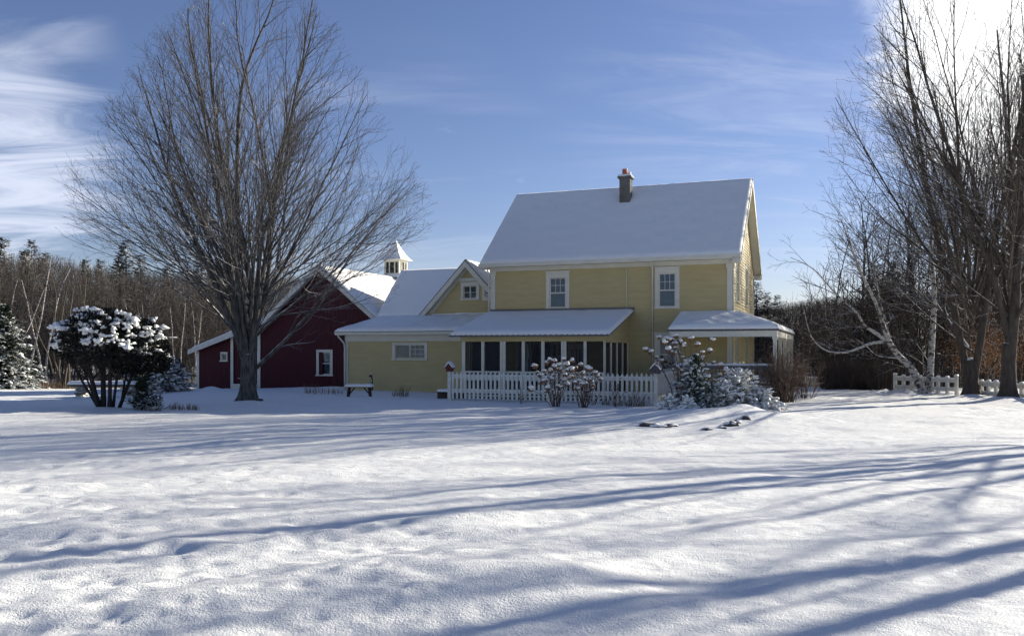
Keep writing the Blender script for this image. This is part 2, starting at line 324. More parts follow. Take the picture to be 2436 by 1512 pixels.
def build_ground():
    ys = [2.0]
    while ys[-1] < 40: ys.append(ys[-1] + max(.02, .0062 * ys[-1]))
    while ys[-1] < 900: ys.append(ys[-1] * 1.035)
    ys = list(-np.geomspace(600, .5, 26)) + list(np.linspace(0, 1.8, 8)) + ys
    xs = [0.0]
    while xs[-1] < 900: xs.append(xs[-1] + (.035 if xs[-1] < 5.5 else max(.035, .0125 * (xs[-1] - 5.5) + .035)))
    xs = np.array(sorted([-x for x in xs[1:]] + xs)); ys = np.array(ys)
    X, Y = np.meshgrid(xs, ys)
    H = base_h(X, Y)
    near = np.clip(1 - (Y - 30) / 40, 0, 1) * sstep(Y, -2, 2)
    th = radians(18); U = X * cos(th) + Y * sin(th); V_ = -X * sin(th) + Y * cos(th)
    H += near * (.048 * vnoise(U / 1.1, V_ / .55, 3) + .022 * vnoise(U / .42, V_ / .24, 4) + .012 * vnoise(X / .16, Y / .11, 5) + .004 * vnoise(X / .075, Y / .06, 6))
    # a drift edge that crosses the lawn
    for pl, amp, wd in (([(-120, 1372), (150, 1345), (400, 1298), (560, 1312), (850, 1262), (1100, 1246), (1500, 1190)], .036, .16),
                        ([(-50, 1165), (300, 1150), (700, 1118), (1100, 1098)], .04, .25),
                        ([(600, 1150), (900, 1120), (1300, 1070)], .03, .3)):
        P = np.array([gp(*q) for q in pl]); xi = np.clip(X, P[0, 0], P[-1, 0]); yi = np.interp(xi, P[:, 0], P[:, 1])
        ridge = np.exp(-((Y - yi) / wd) ** 2) * sstep(X, P[0, 0] - .5, P[0, 0] + .5) * (1 - sstep(X, P[-1, 0] - 2, P[-1, 0]))
        H += amp * ridge * (1 + .7 * vnoise(X / .8, Y / 3, 9))
    D = np.zeros_like(H)
    for (bx, by, s, dep, el, ro) in BUMPS:
        r = s * 3.2 * el; i0, i1 = np.searchsorted(xs, (bx - r, bx + r)); j0, j1 = np.searchsorted(ys, (by - r, by + r))
        if i1 <= i0 or j1 <= j0: continue
        xx, yy = X[j0:j1, i0:i1] - bx, Y[j0:j1, i0:i1] - by
        xx, yy = xx * cos(ro) + yy * sin(ro), -xx * sin(ro) + yy * cos(ro)
        q = (xx / (s * el)) ** 2 + (yy / s) ** 2
        if dep < 0:
            q = q * (1 + .5 * vnoise(xx / .07 + bx * 9, yy / .07, 12)); D[j0:j1, i0:i1] = np.minimum(D[j0:j1, i0:i1], dep * np.exp(-q))
        else: H[j0:j1, i0:i1] += dep * np.exp(-q)
    H += D
    V = np.stack([X, Y, H], -1).reshape(-1, 3); ny, nx = X.shape
    idx = np.arange(nx * ny).reshape(ny, nx)
    F = np.stack([idx[:-1, :-1], idx[:-1, 1:], idx[1:, 1:], idx[1:, :-1]], -1).reshape(-1, 4)
    me = bpy.data.meshes.new('snow_ground'); me.vertices.add(len(V)); me.vertices.foreach_set('co', V.ravel())
    me.loops.add(F.size); me.loops.foreach_set('vertex_index', F.ravel().astype(np.int32))
    me.polygons.add(len(F)); me.polygons.foreach_set('loop_start', np.arange(0, F.size, 4, dtype=np.int32))
    me.polygons.foreach_set('use_smooth', np.ones(len(F), bool)); me.update(calc_edges=True); me.validate()
    me.materials.append(M['ground'])
    o = bpy.data.objects.new('snow_ground', me); COL.objects.link(o); tag(o, kind='structure')
build_ground()

# ------------------------------------------------------------------ building helpers
def clap(mb, f, a0, a1, z0, z1, openings=(), top=None, e=.115, d=.026, mi=0):
    """lapped boards; f(a, out, z) -> point; openings (a0,a1,z0,z1); top(z) -> (lo,hi) limits of a gable"""
    n = max(1, int(round((z1 - z0) / e))); e = (z1 - z0) / n
    for i in range(n):
        zb, zt = z0 + i * e, z0 + (i + 1) * e; lo, hi = a0, a1
        if top:
            l, h = top((zb + zt) / 2); lo, hi = max(lo, l), min(hi, h)
            if hi - lo < .02: continue
        seg = [(lo, hi)]
        for (p, q, r, s_) in openings:
            if r < (zb + zt) / 2 < s_:
                seg = [w for a, b in seg for w in ((a, min(b, p)), (max(a, q), b)) if w[1] - w[0] > .01]
        for a, b in seg:
            mb.add([f(a, d, zb), f(b, d, zb), f(b, 0, zt), f(a, 0, zt), f(a, -.02, zb), f(b, -.02, zb)], [(0, 1, 2, 3), (4, 5, 1, 0)], mi)
def snow_slab(c, th=.10, n=(40, 16), seed=1, edge=.10, over=.0, lump=.02):
    """rounded sheet of settled snow; c: four corners (eave left, eave right, top right, top left)"""
    c = [np.array(q, float) for q in c]; nu, nv = n; mb = MB()
    us = np.linspace(0, 1, nu + 1); vs = np.linspace(0, 1, nv + 1)
    nrm = np.cross(c[1] - c[0], c[3] - c[0]); nrm /= np.linalg.norm(nrm)
    if nrm[2] < 0: nrm = -nrm
    W_ = np.linalg.norm(c[1] - c[0]); Hh = np.linalg.norm(c[3] - c[0])
    V = []
    for v in vs:
        for u in us:
            p = (c[0] * (1 - u) + c[1] * u) * (1 - v) + (c[3] * (1 - u) + c[2] * u) * v
            de = min(u * W_, (1 - u) * W_, v * Hh, (1 - v) * Hh)
            hh = th * sqrt(max(0, 1 - (1 - min(1, de / edge)) ** 2)) if de < edge else th
            x, y = np.array([u * W_ * 2.3]), np.array([v * Hh * 2.3])
            w = float(vnoise(x, y, seed)[0]) * lump * 2 + float(vnoise(x * 3, y * 3, seed + 5)[0]) * lump * .6
            V.append(p + nrm * (max(.004, hh + w * min(1, de / edge)) ) + np.array((0, 0, 0)))
    F = [(j * (nu + 1) + i, j * (nu + 1) + i + 1, (j + 1) * (nu + 1) + i + 1, (j + 1) * (nu + 1) + i) for j in range(nv) for i in range(nu)]
    nb = len(V); per = [i for i in range(nu + 1)] + [j * (nu + 1) + nu for j in range(1, nv + 1)] + [nv * (nu + 1) + i for i in range(nu - 1, -1, -1)] + [j * (nu + 1) for j in range(nv - 1, 0, -1)]
    for q in per: V.append(V[q] - nrm * .02)
    k = len(per); F += [(per[i], nb + i, nb + (i + 1) % k, per[(i + 1) % k]) for i in range(k)]
    mb.add(V, F); return mb
def roof_plane(parent, c, name='roof', th=.12, snow=.09, mat=None, n=(40, 16), seed=1, lump=.012, edge=.10):
    """roof slab with its snow as a sub-part; c as in snow_slab"""
    c = [np.array(q, float) for q in c]; nrm = np.cross(c[1] - c[0], c[3] - c[0]); nrm /= np.linalg.norm(nrm)
    if nrm[2] < 0: nrm = -nrm
    mb = MB(); mb.prism([q for q in c], -nrm * th)
    r = mb.build(name, mat or M['grey'], parent)
    ins = [q + nrm * .006 for q in c]
    s = snow_slab(ins, snow, n, seed, edge, lump=lump).build('snow_cover', M['snow'], r, smooth=True)
    return r
def window(parent, f, a0, a1, z0, z1, trim=.11, head=.16, sash=.04, style='double', blind=None, back=M['dark'], name='window', depth=.06, curtain=None, sill=True, headtrim=True, mat=None):
    """cased window in an opening a0..a1, z0..z1 (glass with sashes); f(a, out, z)"""
    wm = mat or M['white']
    def bx(mb, p, q, o0, o1, r, s):
        v = [f(a, o, z) for z in (r, s) for o in (o0, o1) for a in (p, q)]
        mb.add(v, [(0, 2, 3, 1), (4, 5, 7, 6), (0, 1, 5, 4), (2, 6, 7, 3), (0, 4, 6, 2), (1, 3, 7, 5)])
    w = MB(); o = .035
    bx(w, a0 - trim, a0, -.02, o, z0, z1); bx(w, a1, a1 + trim, -.02, o, z0, z1)
    bx(w, a0 - trim, a1 + trim, -.02, o, z1, z1 + head)
    if headtrim: bx(w, a0 - trim - .04, a1 + trim + .04, -.02, o + .035, z1 + head, z1 + head + .04)
    W0 = w.build(name, wm, parent)
    if sill:
        s = MB(); bx(s, a0 - trim - .03, a1 + trim + .03, -.02, o + .04, z0 - .055, z0); s.build('sill', wm, W0)
    zm = (z0 + z1) / 2; am = (a0 + a1) / 2
    s = MB(); t = sash; r0, r1 = -.05, -.015
    bx(s, a0, a0 + t, r0, r1, z0, z1); bx(s, a1 - t, a1, r0, r1, z0, z1); bx(s, a0 + t, a1 - t, r0, r1, z0, z0 + t * 1.3); bx(s, a0 + t, a1 - t, r0, r1, z1 - t, z1)
    if style in ('double', 'doublegrid'):
        bx(s, a0 + t, a1 - t, r0, r1 + .01, zm - t * .6, zm + t * .6)
        if style == 'doublegrid':
            for k in (1, 2): a = a0 + t + (a1 - a0 - 2 * t) * k / 3; bx(s, a - .009, a + .009, r0 + .005, r1 - .004, zm + t * .6, z1 - t)
            q = (zm + z1) / 2; bx(s, a0 + t, a1 - t, r0 + .008, r1 - .007, q - .009, q + .009)
    if style in ('slide', 'slidegrid', 'casement'):
        bx(s, am - t * .6, am + t * .6, r0, r1 + .01, z0 + t * 1.3, z1 - t)
        if style == 'slidegrid':
            for k in (1, 2): a = am + (a1 - am) * k / 3; bx(s, a - .008, a + .008, r0 + .005, r1 - .004, z0 + t, z1 - t)
            for k in (1, 2): q = z0 + (z1 - z0) * k / 3; bx(s, am, a1 - t, r0 + .008, r1 - .007, q - .008, q + .008)
        if style == 'casement': bx(s, a0 + t, a1 - t, r0 + .004, r1 - .003, zm - .012, zm + .012)
    s.build('sash', wm, W0)
    g = MB(); g.add([f(a0, -.032, z0), f(a1, -.032, z0), f(a1, -.032, z1), f(a0, -.032, z1)], [(0, 1, 2, 3)]); g.build('pane', M['glass'], W0)
    if blind:
        b = MB(); zz = blind[0]
        while zz < blind[1] - .01:
            v = [f(a0 + t, -.12, zz), f(a1 - t, -.12, zz), f(a1 - t, -.10, zz + .028), f(a0 + t, -.10, zz + .028)]
            b.add(v, [(0, 1, 2, 3)]); zz += .045
        b.build('blind', M['blind'], W0)
    if curtain:
        b = MB(); k = 24; lo, hi = curtain
        for i in range(k):
            p, q = lo + (hi - lo) * i / k, lo + (hi - lo) * (i + 1) / k
            b.add([f(p, -.16 - .02 * sin(i * 1.7), z0), f(q, -.16 - .02 * sin((i + 1) * 1.7), z0), f(q, -.16 - .02 * sin((i + 1) * 1.7), z1), f(p, -.16 - .02 * sin(i * 1.7), z1)], [(0, 1, 2, 3)])
        b.build('curtain', M['blind'], W0)
    b = MB()   # the room behind
    v = [f(a, o_, z) for z in (z0 - .02, z1 + .02) for o_ in (-.9, -.05) for a in (a0 - .02, a1 + .02)]
    b.add(v, [(0, 2, 3, 1), (4, 5, 7, 6), (0, 1, 5, 4), (0, 4, 6, 2), (1, 3, 7, 5)]); b.build('room', M['dark'], W0)
    return W0

# ------------------------------------------------------------------ farmhouse
def farmhouse():
    H = empty('farmhouse', hw(0, 0, 0), -TH, 'yellow two storey clapboard farmhouse with a snowy gabled roof and screened porch', 'house')
    XL, D = -9.47, 7.96; EZ = 5.06; RZ = 8.64; SL = .818
    yr = 3.98
    fr = lambda a, o, z: (a, -o, z)                 # front wall y = 0
    ga = lambda a, o, z: (o, a, z)                  # right gable wall x = 0
    # openings
    w1 = (lx(1308, 0), lx(1346, 0)); z1 = (lz(733, w1[0], 0), lz(661, w1[0], 0))
    w2 = (lx(1567.5, 0), lx(1607, 0)); z2 = (lz(731, w2[0], 0), lz(650, w2[0], 0))
    w3 = (lx(1567.5, 0), lx(1607, 0)); z3 = (lz(880, w3[0], 0), lz(806, w3[0], 0))
    w4 = (-8.3, -7.3, .25, 2.15); w5 = (lx(1358, 0), lx(1392, 0), lz(868, -5.3, 0), lz(828, -5.3, 0)); w6 = (-6.9, -6.0, .9, 2.0)
    ops = [(*w1, *z1), (*w2, *z2), (*w3, *z3), w4, w5, w6]
    wall = MB(); clap(wall, fr, XL, 0, -.2, 4.86, ops)
    clap(wall, fr, XL, 0, 4.86, EZ)                  # behind the frieze
    gops = [(1.15, 1.95, 3.55, 5.05), (4.35, 5.15, 3.55, 5.05), (1.2, 2.0, .55, 2.3), (4.4, 5.3, .3, 2.35), (3.6, 4.3, 6.5, 7.4)]
    top = lambda z: (0, D) if z < EZ + .25 else ((z - EZ - .25) / SL, D - (z - EZ - .25) / SL)
    clap(wall, ga, 0, D, -.2, RZ - .1, gops, top)
    wall.build('wall', M['yellow'], H)
    core = MB()                                      # plain back and left walls
    core.prism([(XL, .03, -.2), (XL, D, -.2), (XL, D, EZ + .2), (XL, yr, RZ - .2), (XL, .03, EZ + .2)], (.12, 0, 0))
    core.box(XL + .12, -.03, D - .12, D, -.2, EZ + .2); core.build('wall', M['yellow'], H)
    # trims
    t = MB(); t.box(XL - .04, .03, -.045, -.018, 4.85, 5.0); t.build('frieze_board', M['white'], H)
    t = MB(); t.box(XL - .36, .31, -.44, -.02, 4.995, 5.03); t.box(XL - .36, .33, -.46, -.34, 5.03, 5.135)
    t.box(XL - .36, .31, -.10, -.046, 4.93, 4.995); t.build('cornice', M['white'], H)
    for a in (XL, -.2):
        t = MB(); t.box(a, a + .2, -.040, -.017, -.2, 4.85); t.box(a - .03, a + .23, -.075, -.041, 4.70, 4.848)
        if a > -1: t.box(.017, .040, -.04, .17, -.2, 4.93); t.box(.0405, .075, -.075, .2, 4.70, 4.848)
        t.build('corner_board', M['white'], H)
    t = MB(); t.box(.017, .04, D - .18, D, -.2, 4.93); t.build('corner_board', M['white'], H)
    # gable returns at the eaves
    for y in (-.44, D - .05):
        t = MB(); t.box(.03 if y < 0 else .03, .32, y if y < 0 else y + .0, y + .45, 4.86, 5.03); t.build('cornice_return', M['white'], H)
    # windows
    window(H, fr, *w1, *z1, style='doublegrid', blind=(z1[0], z1[1]), trim=.15, head=.22)
    window(H, fr, *w2, *z2, style='doublegrid', blind=(z2[0], z2[1]), trim=.15, head=.20)
    window(H, fr, *w3, *z3, style='double', trim=.16, head=.20)
    window(H, fr, *w6, style='double', trim=.1, head=.12); window(H, fr, w4[0], w4[1], w4[2], w4[3], style='slide', trim=.08, head=.1, curtain=(w4[0], w4[0] + .5))
    window(H, fr, w5[0], w5[1], w5[2], w5[3], style='slide', trim=.1, head=.12, curtain=(w5[0] + .05, w5[1] - .05))
    for g in gops: window(H, ga, *g, style='double', trim=.12, head=.14)
    # roof
    xr0, xr1 = -9.83, .32; ye = -.33; ze = 5.13
    A = lambda y: ze + (min(y, 2 * yr - y) - ye) * SL
    roof_plane(H, [(xr0, ye, ze), (xr1, ye, ze), (xr1, yr, A(yr)), (xr0, yr, A(yr))], th=.10, snow=.07, n=(110, 36), seed=3, lump=.013, edge=.09)
    roof_plane(H, [(xr0, 2 * yr - ye, ze), (xr1, 2 * yr - ye, ze), (xr1, yr + .001, A(yr)), (xr0, yr + .001, A(yr))], th=.10, snow=.07, n=(40, 12), seed=5, edge=.07)
    for x0 in (xr1 - .30, xr0 + .0):                  # white soffit and rake boards
        t = MB()
        for s in (1, -1):
            p = [(ye if s > 0 else 2 * yr - ye), yr]; 
            a = np.array((x0, p[0], ze - .145)); b = np.array((x0, p[1], A(yr) - .145))
            t.prism([a, b, b - (0, 0, .03), a - (0, 0, .03)], (.30, 0, 0))
        t.build('soffit', M['white'], H)
        t = MB(); xx = x0 + (.301 if x0 > -1 else -.03)
        for s in (1, -1):
            y0 = ye if s > 0 else 2 * yr - ye
            t.prism([(xx, y0, ze - .02), (xx, yr, A(yr) - .02), (xx, yr, A(yr) - .26), (xx, y0, ze - .24)], (.028, 0, 0))
        t.build('rake_board', M['white'], H)
    # chimney
    c = MB(); cx = -4.66; 
    for i in range(8):
        zz = 7.35 + i * .19; o = .004 * (i % 2)
        c.box(cx - .22 - o, cx + .22 + o, 2.80 - o, 3.24 + o, zz, zz + .186)
    c.box(cx - .215, cx + .215, 2.805, 3.235, 7.35, 8.86)
    ch = c.build('chimney', M['brick'], H)
    c = MB(); c.box(cx - .29, cx + .29, 2.73, 3.31, 8.80, 8.88); c.build('chimney_cap', M['brick'], ch)
    snow_slab([(cx - .29, 2.73, 8.882), (cx + .29, 2.73, 8.882), (cx + .29, 3.31, 8.882), (cx - .29, 3.31, 8.882)], .06, (14, 14), 9, .05).build('snow', M['snow'], ch, True)
    c = MB(); c.box(cx - .13, cx + .06, 2.92, 3.12, 8.9, 9.2); c.build('flue', M['clay'], ch)
    snow_slab([(cx - .13, 2.92, 9.2), (cx + .06, 2.92, 9.2), (cx + .06, 3.12, 9.2), (cx - .13, 3.12, 9.2)], .035, (6, 6), 2, .04).build('snow', M['snow'], ch, True)
    c = MB(); c.box(cx + .10, cx + .20, 3.0, 3.12, 8.9, 9.08); c.build('flue', M['white'], ch)
    c = MB(); c.prism([(cx - .27, 2.76, 7.6), (cx - .27, 3.28, 8.05), (cx - .27, 3.28, 8.12), (cx - .27, 2.76, 7.69)], (.54, 0, 0)); c.build('flashing', M['grey'], ch)
    # downspouts
    def spout(x, zt, zb, y=-.09, r=.032, ang=True, name='downspout'):
        m_ = MB(); P = [(x, -.38, zt + .12), (x, -.36, zt + .02), (x, y, zt - .22), (x, y, zb)] if ang else [(x, y, zt), (x, y, zb)]
        m_.tube(P, r, 8); m_.build(name, M['white'], H, smooth=True)
    spout(lx(1553, 0), 4.98, .1); spout(XL - .05, 4.98, 3.2, y=-.10); spout(lx(1492, 0), 4.85, 3.3, r=.014, ang=False, name='conduit')
    # ---------------- screened porch
    PX0, PX1, PY = -9.2, -3.83, -3.5
    rp = [(-9.55, -3.78, 2.245), (-3.62, -3.78, 2.245), (-3.62, -.02, 3.20), (-9.55, -.02, 3.20)]
    r = roof_plane(H, rp, name='porch_roof', th=.05, snow=.10, n=(110, 20), seed=11, lump=.012, edge=.13)
    m_ = MB()                                        # corrugated metal edge under the snow
    m_.box(-9.55, -3.62, -3.80, -3.775, 2.185, 2.225)
    for i in range(30): m_.box(-9.50 + .2 * i, -9.465 + .2 * i, -3.815, -3.70, 2.19, 2.262)
    m_.build('metal_edge', M['grey'], r)
    m_ = MB(); m_.box(-9.47, -3.6, -.08, -.02, 3.23, 3.33); m_.build('flashing', M['grey'], H)
    m_ = MB(); m_.box(PX0 - .02, PX1 + .02, PY - .02, PY + .08, 2.02, 2.20); m_.build('porch_beam', M['yellow'], H)
    m_ = MB(); clap(m_, lambda a, o, z: (PX1 + o, a, z), PY, 0, 1.98, 3.05, top=lambda z: (max(PY, -3.72 + (z - 2.12) / .254), 0)); m_.build('porch_side_wall', M['yellow'], H)
    m_ = MB(); clap(m_, lambda a, o, z: (PX0 - o, a, z), PY, 0, 1.98, 3.05, top=lambda z: (max(PY, -3.72 + (z - 2.12) / .254), 0)); m_.build('porch_side_wall', M['yellow'], H)
    zoomx = lambda zx: lx((1250 + zx / 3.748) * .84203, PY)
    posts = [(205, 240), (412, 442), (610, 668), (840, 872), (1047, 1080), (1257, 1312), (1495, 1525), (1705, 1755)]
    for a, b in posts:
        m_ = MB(); A0, B0 = zoomx(a), zoomx(b); A0 = max(A0, PX0); B0 = min(B0, PX1)
        if b - a > 40:
            mid = (A0 + B0) / 2
            m_.box(A0, mid - .012, PY - .012, PY + .07, .02, 2.02); m_.box(mid + .012, B0, PY - .012, PY + .07, .02, 2.02); m_.box(mid - .012, mid + .012, PY + .01, PY + .06, .02, 2.02)
        else: m_.box(A0, B0, PY - .008, PY + .06, .02, 2.02)
        m_.build('porch_post', M['white'], H)
    for i in range(7):
        A0, B0 = zoomx(posts[i][1]), zoomx(posts[i + 1][0])
        m_ = MB(); m_.add([(A0, PY + .03, .06), (B0, PY + .03, .06), (B0, PY + .03, 2.0), (A0, PY + .03, 2.0)], [(0, 1, 2, 3)]); s_ = m_.build('screen', M['screen'], H)
        m_ = MB(); m_.box(A0, B0, PY + .005, PY + .05, .63, .69); m_.build('screen_rail', M['white'], s_); m_ = MB(); m_.box(A0, B0, PY + .005, PY + .05, .90, .965); m_.build('screen_rail', M['white'], s_); m_ = MB(); m_.box(A0, B0, PY + .005, PY + .05, .02, .12); m_.build('screen_rail', M['white'], s_)
    for side, X_ in ((1, PX1), (-1, PX0)):
        ys = [PY + .10, -2.66, -1.80, -.95, -.12]
        for i in range(4):
            m_ = MB(); m_.box(X_ - .05, X_ + .006, ys[i + 1] - .06, ys[i + 1] + .04, .02, 1.98); m_.build('porch_post', M['white'], H)
            m_ = MB(); m_.add([(X_ - .03, ys[i], .06), (X_ - .03, ys[i + 1], .06), (X_ - .03, ys[i + 1], 1.98), (X_ - .03, ys[i], 1.98)], [(0, 1, 2, 3)]); s_ = m_.build('screen', M['screen'], H)
            m_ = MB(); m_.box(X_ - .045, X_ - .002, ys[i], ys[i + 1] - .06, .62, .70); m_.build('screen_rail', M['white'], s_)
    m_ = MB(); m_.box(PX0, PX1, PY, -.02, -.1, .05); m_.build('porch_floor', M['graywood'], H)
    for a, b, y in ((-8.35, -7.75, -3.2), (-8.9, -8.55, -3.2), (-6.2, -5.9, -3.1)):   # curtains inside
        m_ = MB(); k = 22
        for i in range(k):
            p, q = a + (b - a) * i / k, a + (b - a) * (i + 1) / k; f1, f2 = .03 * sin(i * 2.1), .03 * sin((i + 1) * 2.1)
            m_.add([(p, y + f1, .4), (q, y + f2, .4), (q, y + f2, 1.98), (p, y + f1, 1.98)], [(0, 1, 2, 3)])
        m_.build('curtain', M['curtain'], H)
    # ---------------- one storey wing with its shed roof
    WX = -16.2
    ww = (lx(940, 0), lx(1011, 0)); wz = (lz(853, ww[0], 0), lz(819, ww[0], 0))
    m_ = MB(); clap(m_, fr, WX, XL, -.25, 2.08, [(*ww, *wz)]); m_.build('wing_wall', M['yellow'], H)
    m_ = MB(); m_.prism([(WX, .03, -.2), (WX, 3.8, -.2), (WX, 3.8, 3.1), (WX, .03, 2.4)], (.1, 0, 0)); m_.build('wing_wall', M['yellow'], H)
    m_ = MB(); m_.box(WX - .03, PX0, -.04, -.0165, 2.08, 2.40); m_.build('frieze_board', M['white'], H)
    m_ = MB(); m_.box(WX, WX + .12, -.038, -.0162, -.3, 2.08); m_.build('corner_board', M['white'], H)
    m_ = MB(); m_.box(WX - .34, XL + .2, -.38, -.27, 2.36, 2.46); m_.box(WX - .34, XL + .2, -.27, -.02, 2.40, 2.43); m_.prism([(WX - .34, -.3, 2.34), (WX - .34, .35, 2.34), (WX - .34, .35, 2.52), (WX - .34, -.3, 2.42)], (.34, 0, 0)); m_.build('gutter', M['white'], H)
    roof_plane(H, [(WX - .38, -.33, 2.50), (XL + .0, -.33, 2.50), (XL + .0, 3.78, 3.24), (WX - .38, 3.78, 3.24)], name='wing_roof', th=.05, snow=.12, n=(90, 24), seed=21, edge=.22, lump=.03)
    window(H, fr, *ww, *wz, style='slidegrid', trim=.12, head=.07, blind=(wz[0], wz[1]), headtrim=False)
    m_ = MB(); m_.tube([(WX - .2, -.33, 2.40), (WX - .19, -.30, 2.28), (WX - .02, -.12, 2.0), (WX - .01, -.09, 1.85), (WX - .01, -.09, 0)], .04, 8); m_.build('downspout', M['white'], H, smooth=True)
    # ---------------- ell behind the wing, with a cross gable
    ey, er = 3.8, 6.2; eez, erz = 3.25, 5.70; gx = -12.15; ghw = 2.42
    esl = (erz - eez) / (er - ey + .1)
    m_ = MB(); m_.box(-16.6, -9.3, ey + .05, ey + 4.7, 2.8, eez + .05); m_.prism([(-16.6, ey + .05, eez), (-16.6, er, erz - .1), (-16.6, ey + 4.7, eez)], (.1, 0, 0)); m_.build('ell_wall', M['yellow'], H)
    roof_plane(H, [(-16.85, ey - .12, eez), (-9.3, ey - .12, eez), (-9.3, er, erz), (-16.85, er, erz)], name='ell_roof', th=.10, snow=.07, n=(60, 20), seed=31, edge=.07, lump=.006)
    roof_plane(H, [(-16.85, 2 * er - ey + .12, eez), (-9.3, 2 * er - ey + .12, eez), (-9.3, er + .001, erz), (-16.85, er + .001, erz)], name='ell_roof', th=.10, snow=.07, n=(30, 10), seed=32)
    m_ = MB(); m_.box(-16.85, gx - 2.3, ey - .14, ey + .05, eez - .16, eez - .04); m_.build('fascia', M['white'], H)
    gz = 5.80; gs = (gz - 3.25) / ghw; gy = ey - .05
    gw = (lx(1103, gy), lx(1134, gy)); gwz = (lz(711, gx, gy), lz(680, gx, gy))
    m_ = MB(); clap(m_, lambda a, o, z: (a, gy - o, z), gx - ghw, gx + ghw, 3.12, 5.6, [(*gw, *gwz)], top=lambda z: (gx - (gz - .12 - z) / gs, gx + (gz - .12 - z) / gs)); m_.build('gable_wall', M['yellow'], H)
    window(H, lambda a, o, z: (a, gy - o, z), *gw, *gwz, style='casement', trim=.13, head=.14, headtrim=True)
    for s in (-1, 1):
        xe = gx + s * (ghw + .12); ze_ = gz - gs * (ghw + .12)
        c_ = [(xe, gy - .28, ze_), (xe, er + .3, ze_), (gx, er + .3, gz), (gx, gy - .28, gz)]
        roof_plane(H, c_, name='gable_roof', th=.07, snow=.07, n=(16, 24), seed=40 + s, edge=.07, lump=.005)
        m_ = MB(); m_.prism([(xe, gy - .30, ze_ - .08), (gx, gy - .30, gz - .08), (gx, gy - .30, gz - .36), (xe - s * .05, gy - .30, ze_ - .30)], (0, .03, 0)); 
        m_.prism([(xe, gy - .27, ze_ - .10), (gx, gy - .27, gz - .10), (gx, gy - .27, gz - .13), (xe, gy - .27, ze_ - .13)], (0, .25, 0)); m_.build('rake_board', M['white'], H)
        m_ = MB(); m_.prism([(xe - s * .22, gy - .045, ze_ - .02), (gx, gy - .045, gz - .16), (gx, gy - .045, gz - .46), (xe - s * .55, gy - .045, ze_ - .02)], (0, .027, 0)); m_.build('frieze_board', M['white'], H)
    m_ = MB(); zc = gwz[1] + .22; hwid = (gz - zc) / gs - .2; m_.box(gx - hwid, gx + hwid, gy - .052, gy - .018, zc, zc + .13); m_.build('collar_board', M['white'], H)
    # louvred panel with iron ornament beside the gable window
    px0 = lx(1148, gy); m_ = MB(); m_.box(px0, px0 + .5, gy - .05, gy - .02, lz(716, gx, gy), lz(675, gx, gy)); sh = m_.build('shutter', M['white'], H)
    m_ = MB(); zc = lz(692, gx, gy)
    for k in range(3): m_.tube([(px0 + .22 + .09 * cos(q * .7), gy - .06, zc - .16 * k + .12 + .07 * sin(q * .7)) for q in range(9)], .014, 4)
    m_.build('iron_ornament', M['iron'], sh)
    # ---------------- corner porch on the right, wrapped around the gable side
    vy, sx, pe = -1.95, 1.72, 9.2
    ez, tz = 2.44, 3.07
    rr = [(-2.0, vy, ez), (sx, vy, ez), (-.0, .0, tz), (-1.9, .0, tz)]
    roof_plane(H, rr, name='corner_porch_roof', th=.06, snow=.13, n=(50, 26), seed=51, edge=.28, lump=.035)
    roof_plane(H, [(sx, pe, ez), (sx, vy, ez), (0, 0, tz), (0, pe, tz)], name='corner_porch_roof', th=.06, snow=.13, n=(90, 20), seed=52, edge=.28, lump=.03)
    m_ = MB(); m_.box(-1.95, sx - .06, vy + .04, vy + .14, ez - .27, ez - .07); m_.box(sx - .2, sx - .06, vy + .14, pe, ez - .27, ez - .07)
    m_.prism([(-1.96, vy + .04, ez - .27), (-1.96, -.03, ez - .27), (-1.96, -.03, tz - .10), (-1.96, vy + .04, ez - .08)], (.06, 0, 0)); m_.build('porch_beam', M['white'], H)
    m_ = MB(); m_.box(-1.9, sx - .2, vy + .14, -.03, ez - .10, ez - .085); m_.box(.05, sx - .2, -.03, pe, ez - .10, ez - .085); m_.build('porch_ceiling', M['white'], H)
    m_ = MB(); m_.box(-1.9, sx, vy + .05, -.03, -.2, .42); m_.box(.03, sx, -.03, pe, -.2, .42); m_.build('porch_floor', M['graywood'], H)
    for (x, y) in ((sx - .13, vy + .09), (sx - .13, .9), (sx - .13, 3.6), (sx - .13, 6.3), (sx - .13, 9.0), (.15, vy + .09)):
        if x < 1: continue
        m_ = MB(); m_.box(x - .06, x + .06, y - .06, y + .06, .42, ez - .27); m_.box(x - .09, x + .09, y - .09, y + .09, .42, .62); m_.box(x - .085, x + .085, y - .085, y + .085, ez - .36, ez - .27)
        # curved brackets
        for q in range(5): m_.box(x + .06 + q * .05, x + .06 + (q + 1) * .05, y - .02, y + .02, ez - .27 - .16 / (q + 1), ez - .27) if x < 1 else m_.box(x - .02, x + .02, y + .06 + q * .06, y + .06 + (q + 1) * .06, ez - .27 - .2 / (q + 1), ez - .27)
        m_.build('porch_post', M['white'], H)
    m_ = MB(); m_.box(-1.85, sx - .19, vy + .03, vy + .15, 1.06, 1.20); m_.box(-1.85, sx - .19, vy + .07, vy + .11, .52, .58); rl = m_.build('railing', M['graywood'], H)
    for k in range(26):
        a = -1.8 + k * .13; m_ = MB(); m_.box(a, a + .035, vy + .07, vy + .105, .58, 1.06); m_.build('baluster', M['graywood'], rl)
    snow_slab([(-1.85, vy + .03, 1.2), (sx - .19, vy + .03, 1.2), (sx - .19, vy + .15, 1.2), (-1.85, vy + .15, 1.2)], .05, (60, 4), 7, .04).build('snow', M['snow'], rl, True)
    return H
farmhouse()

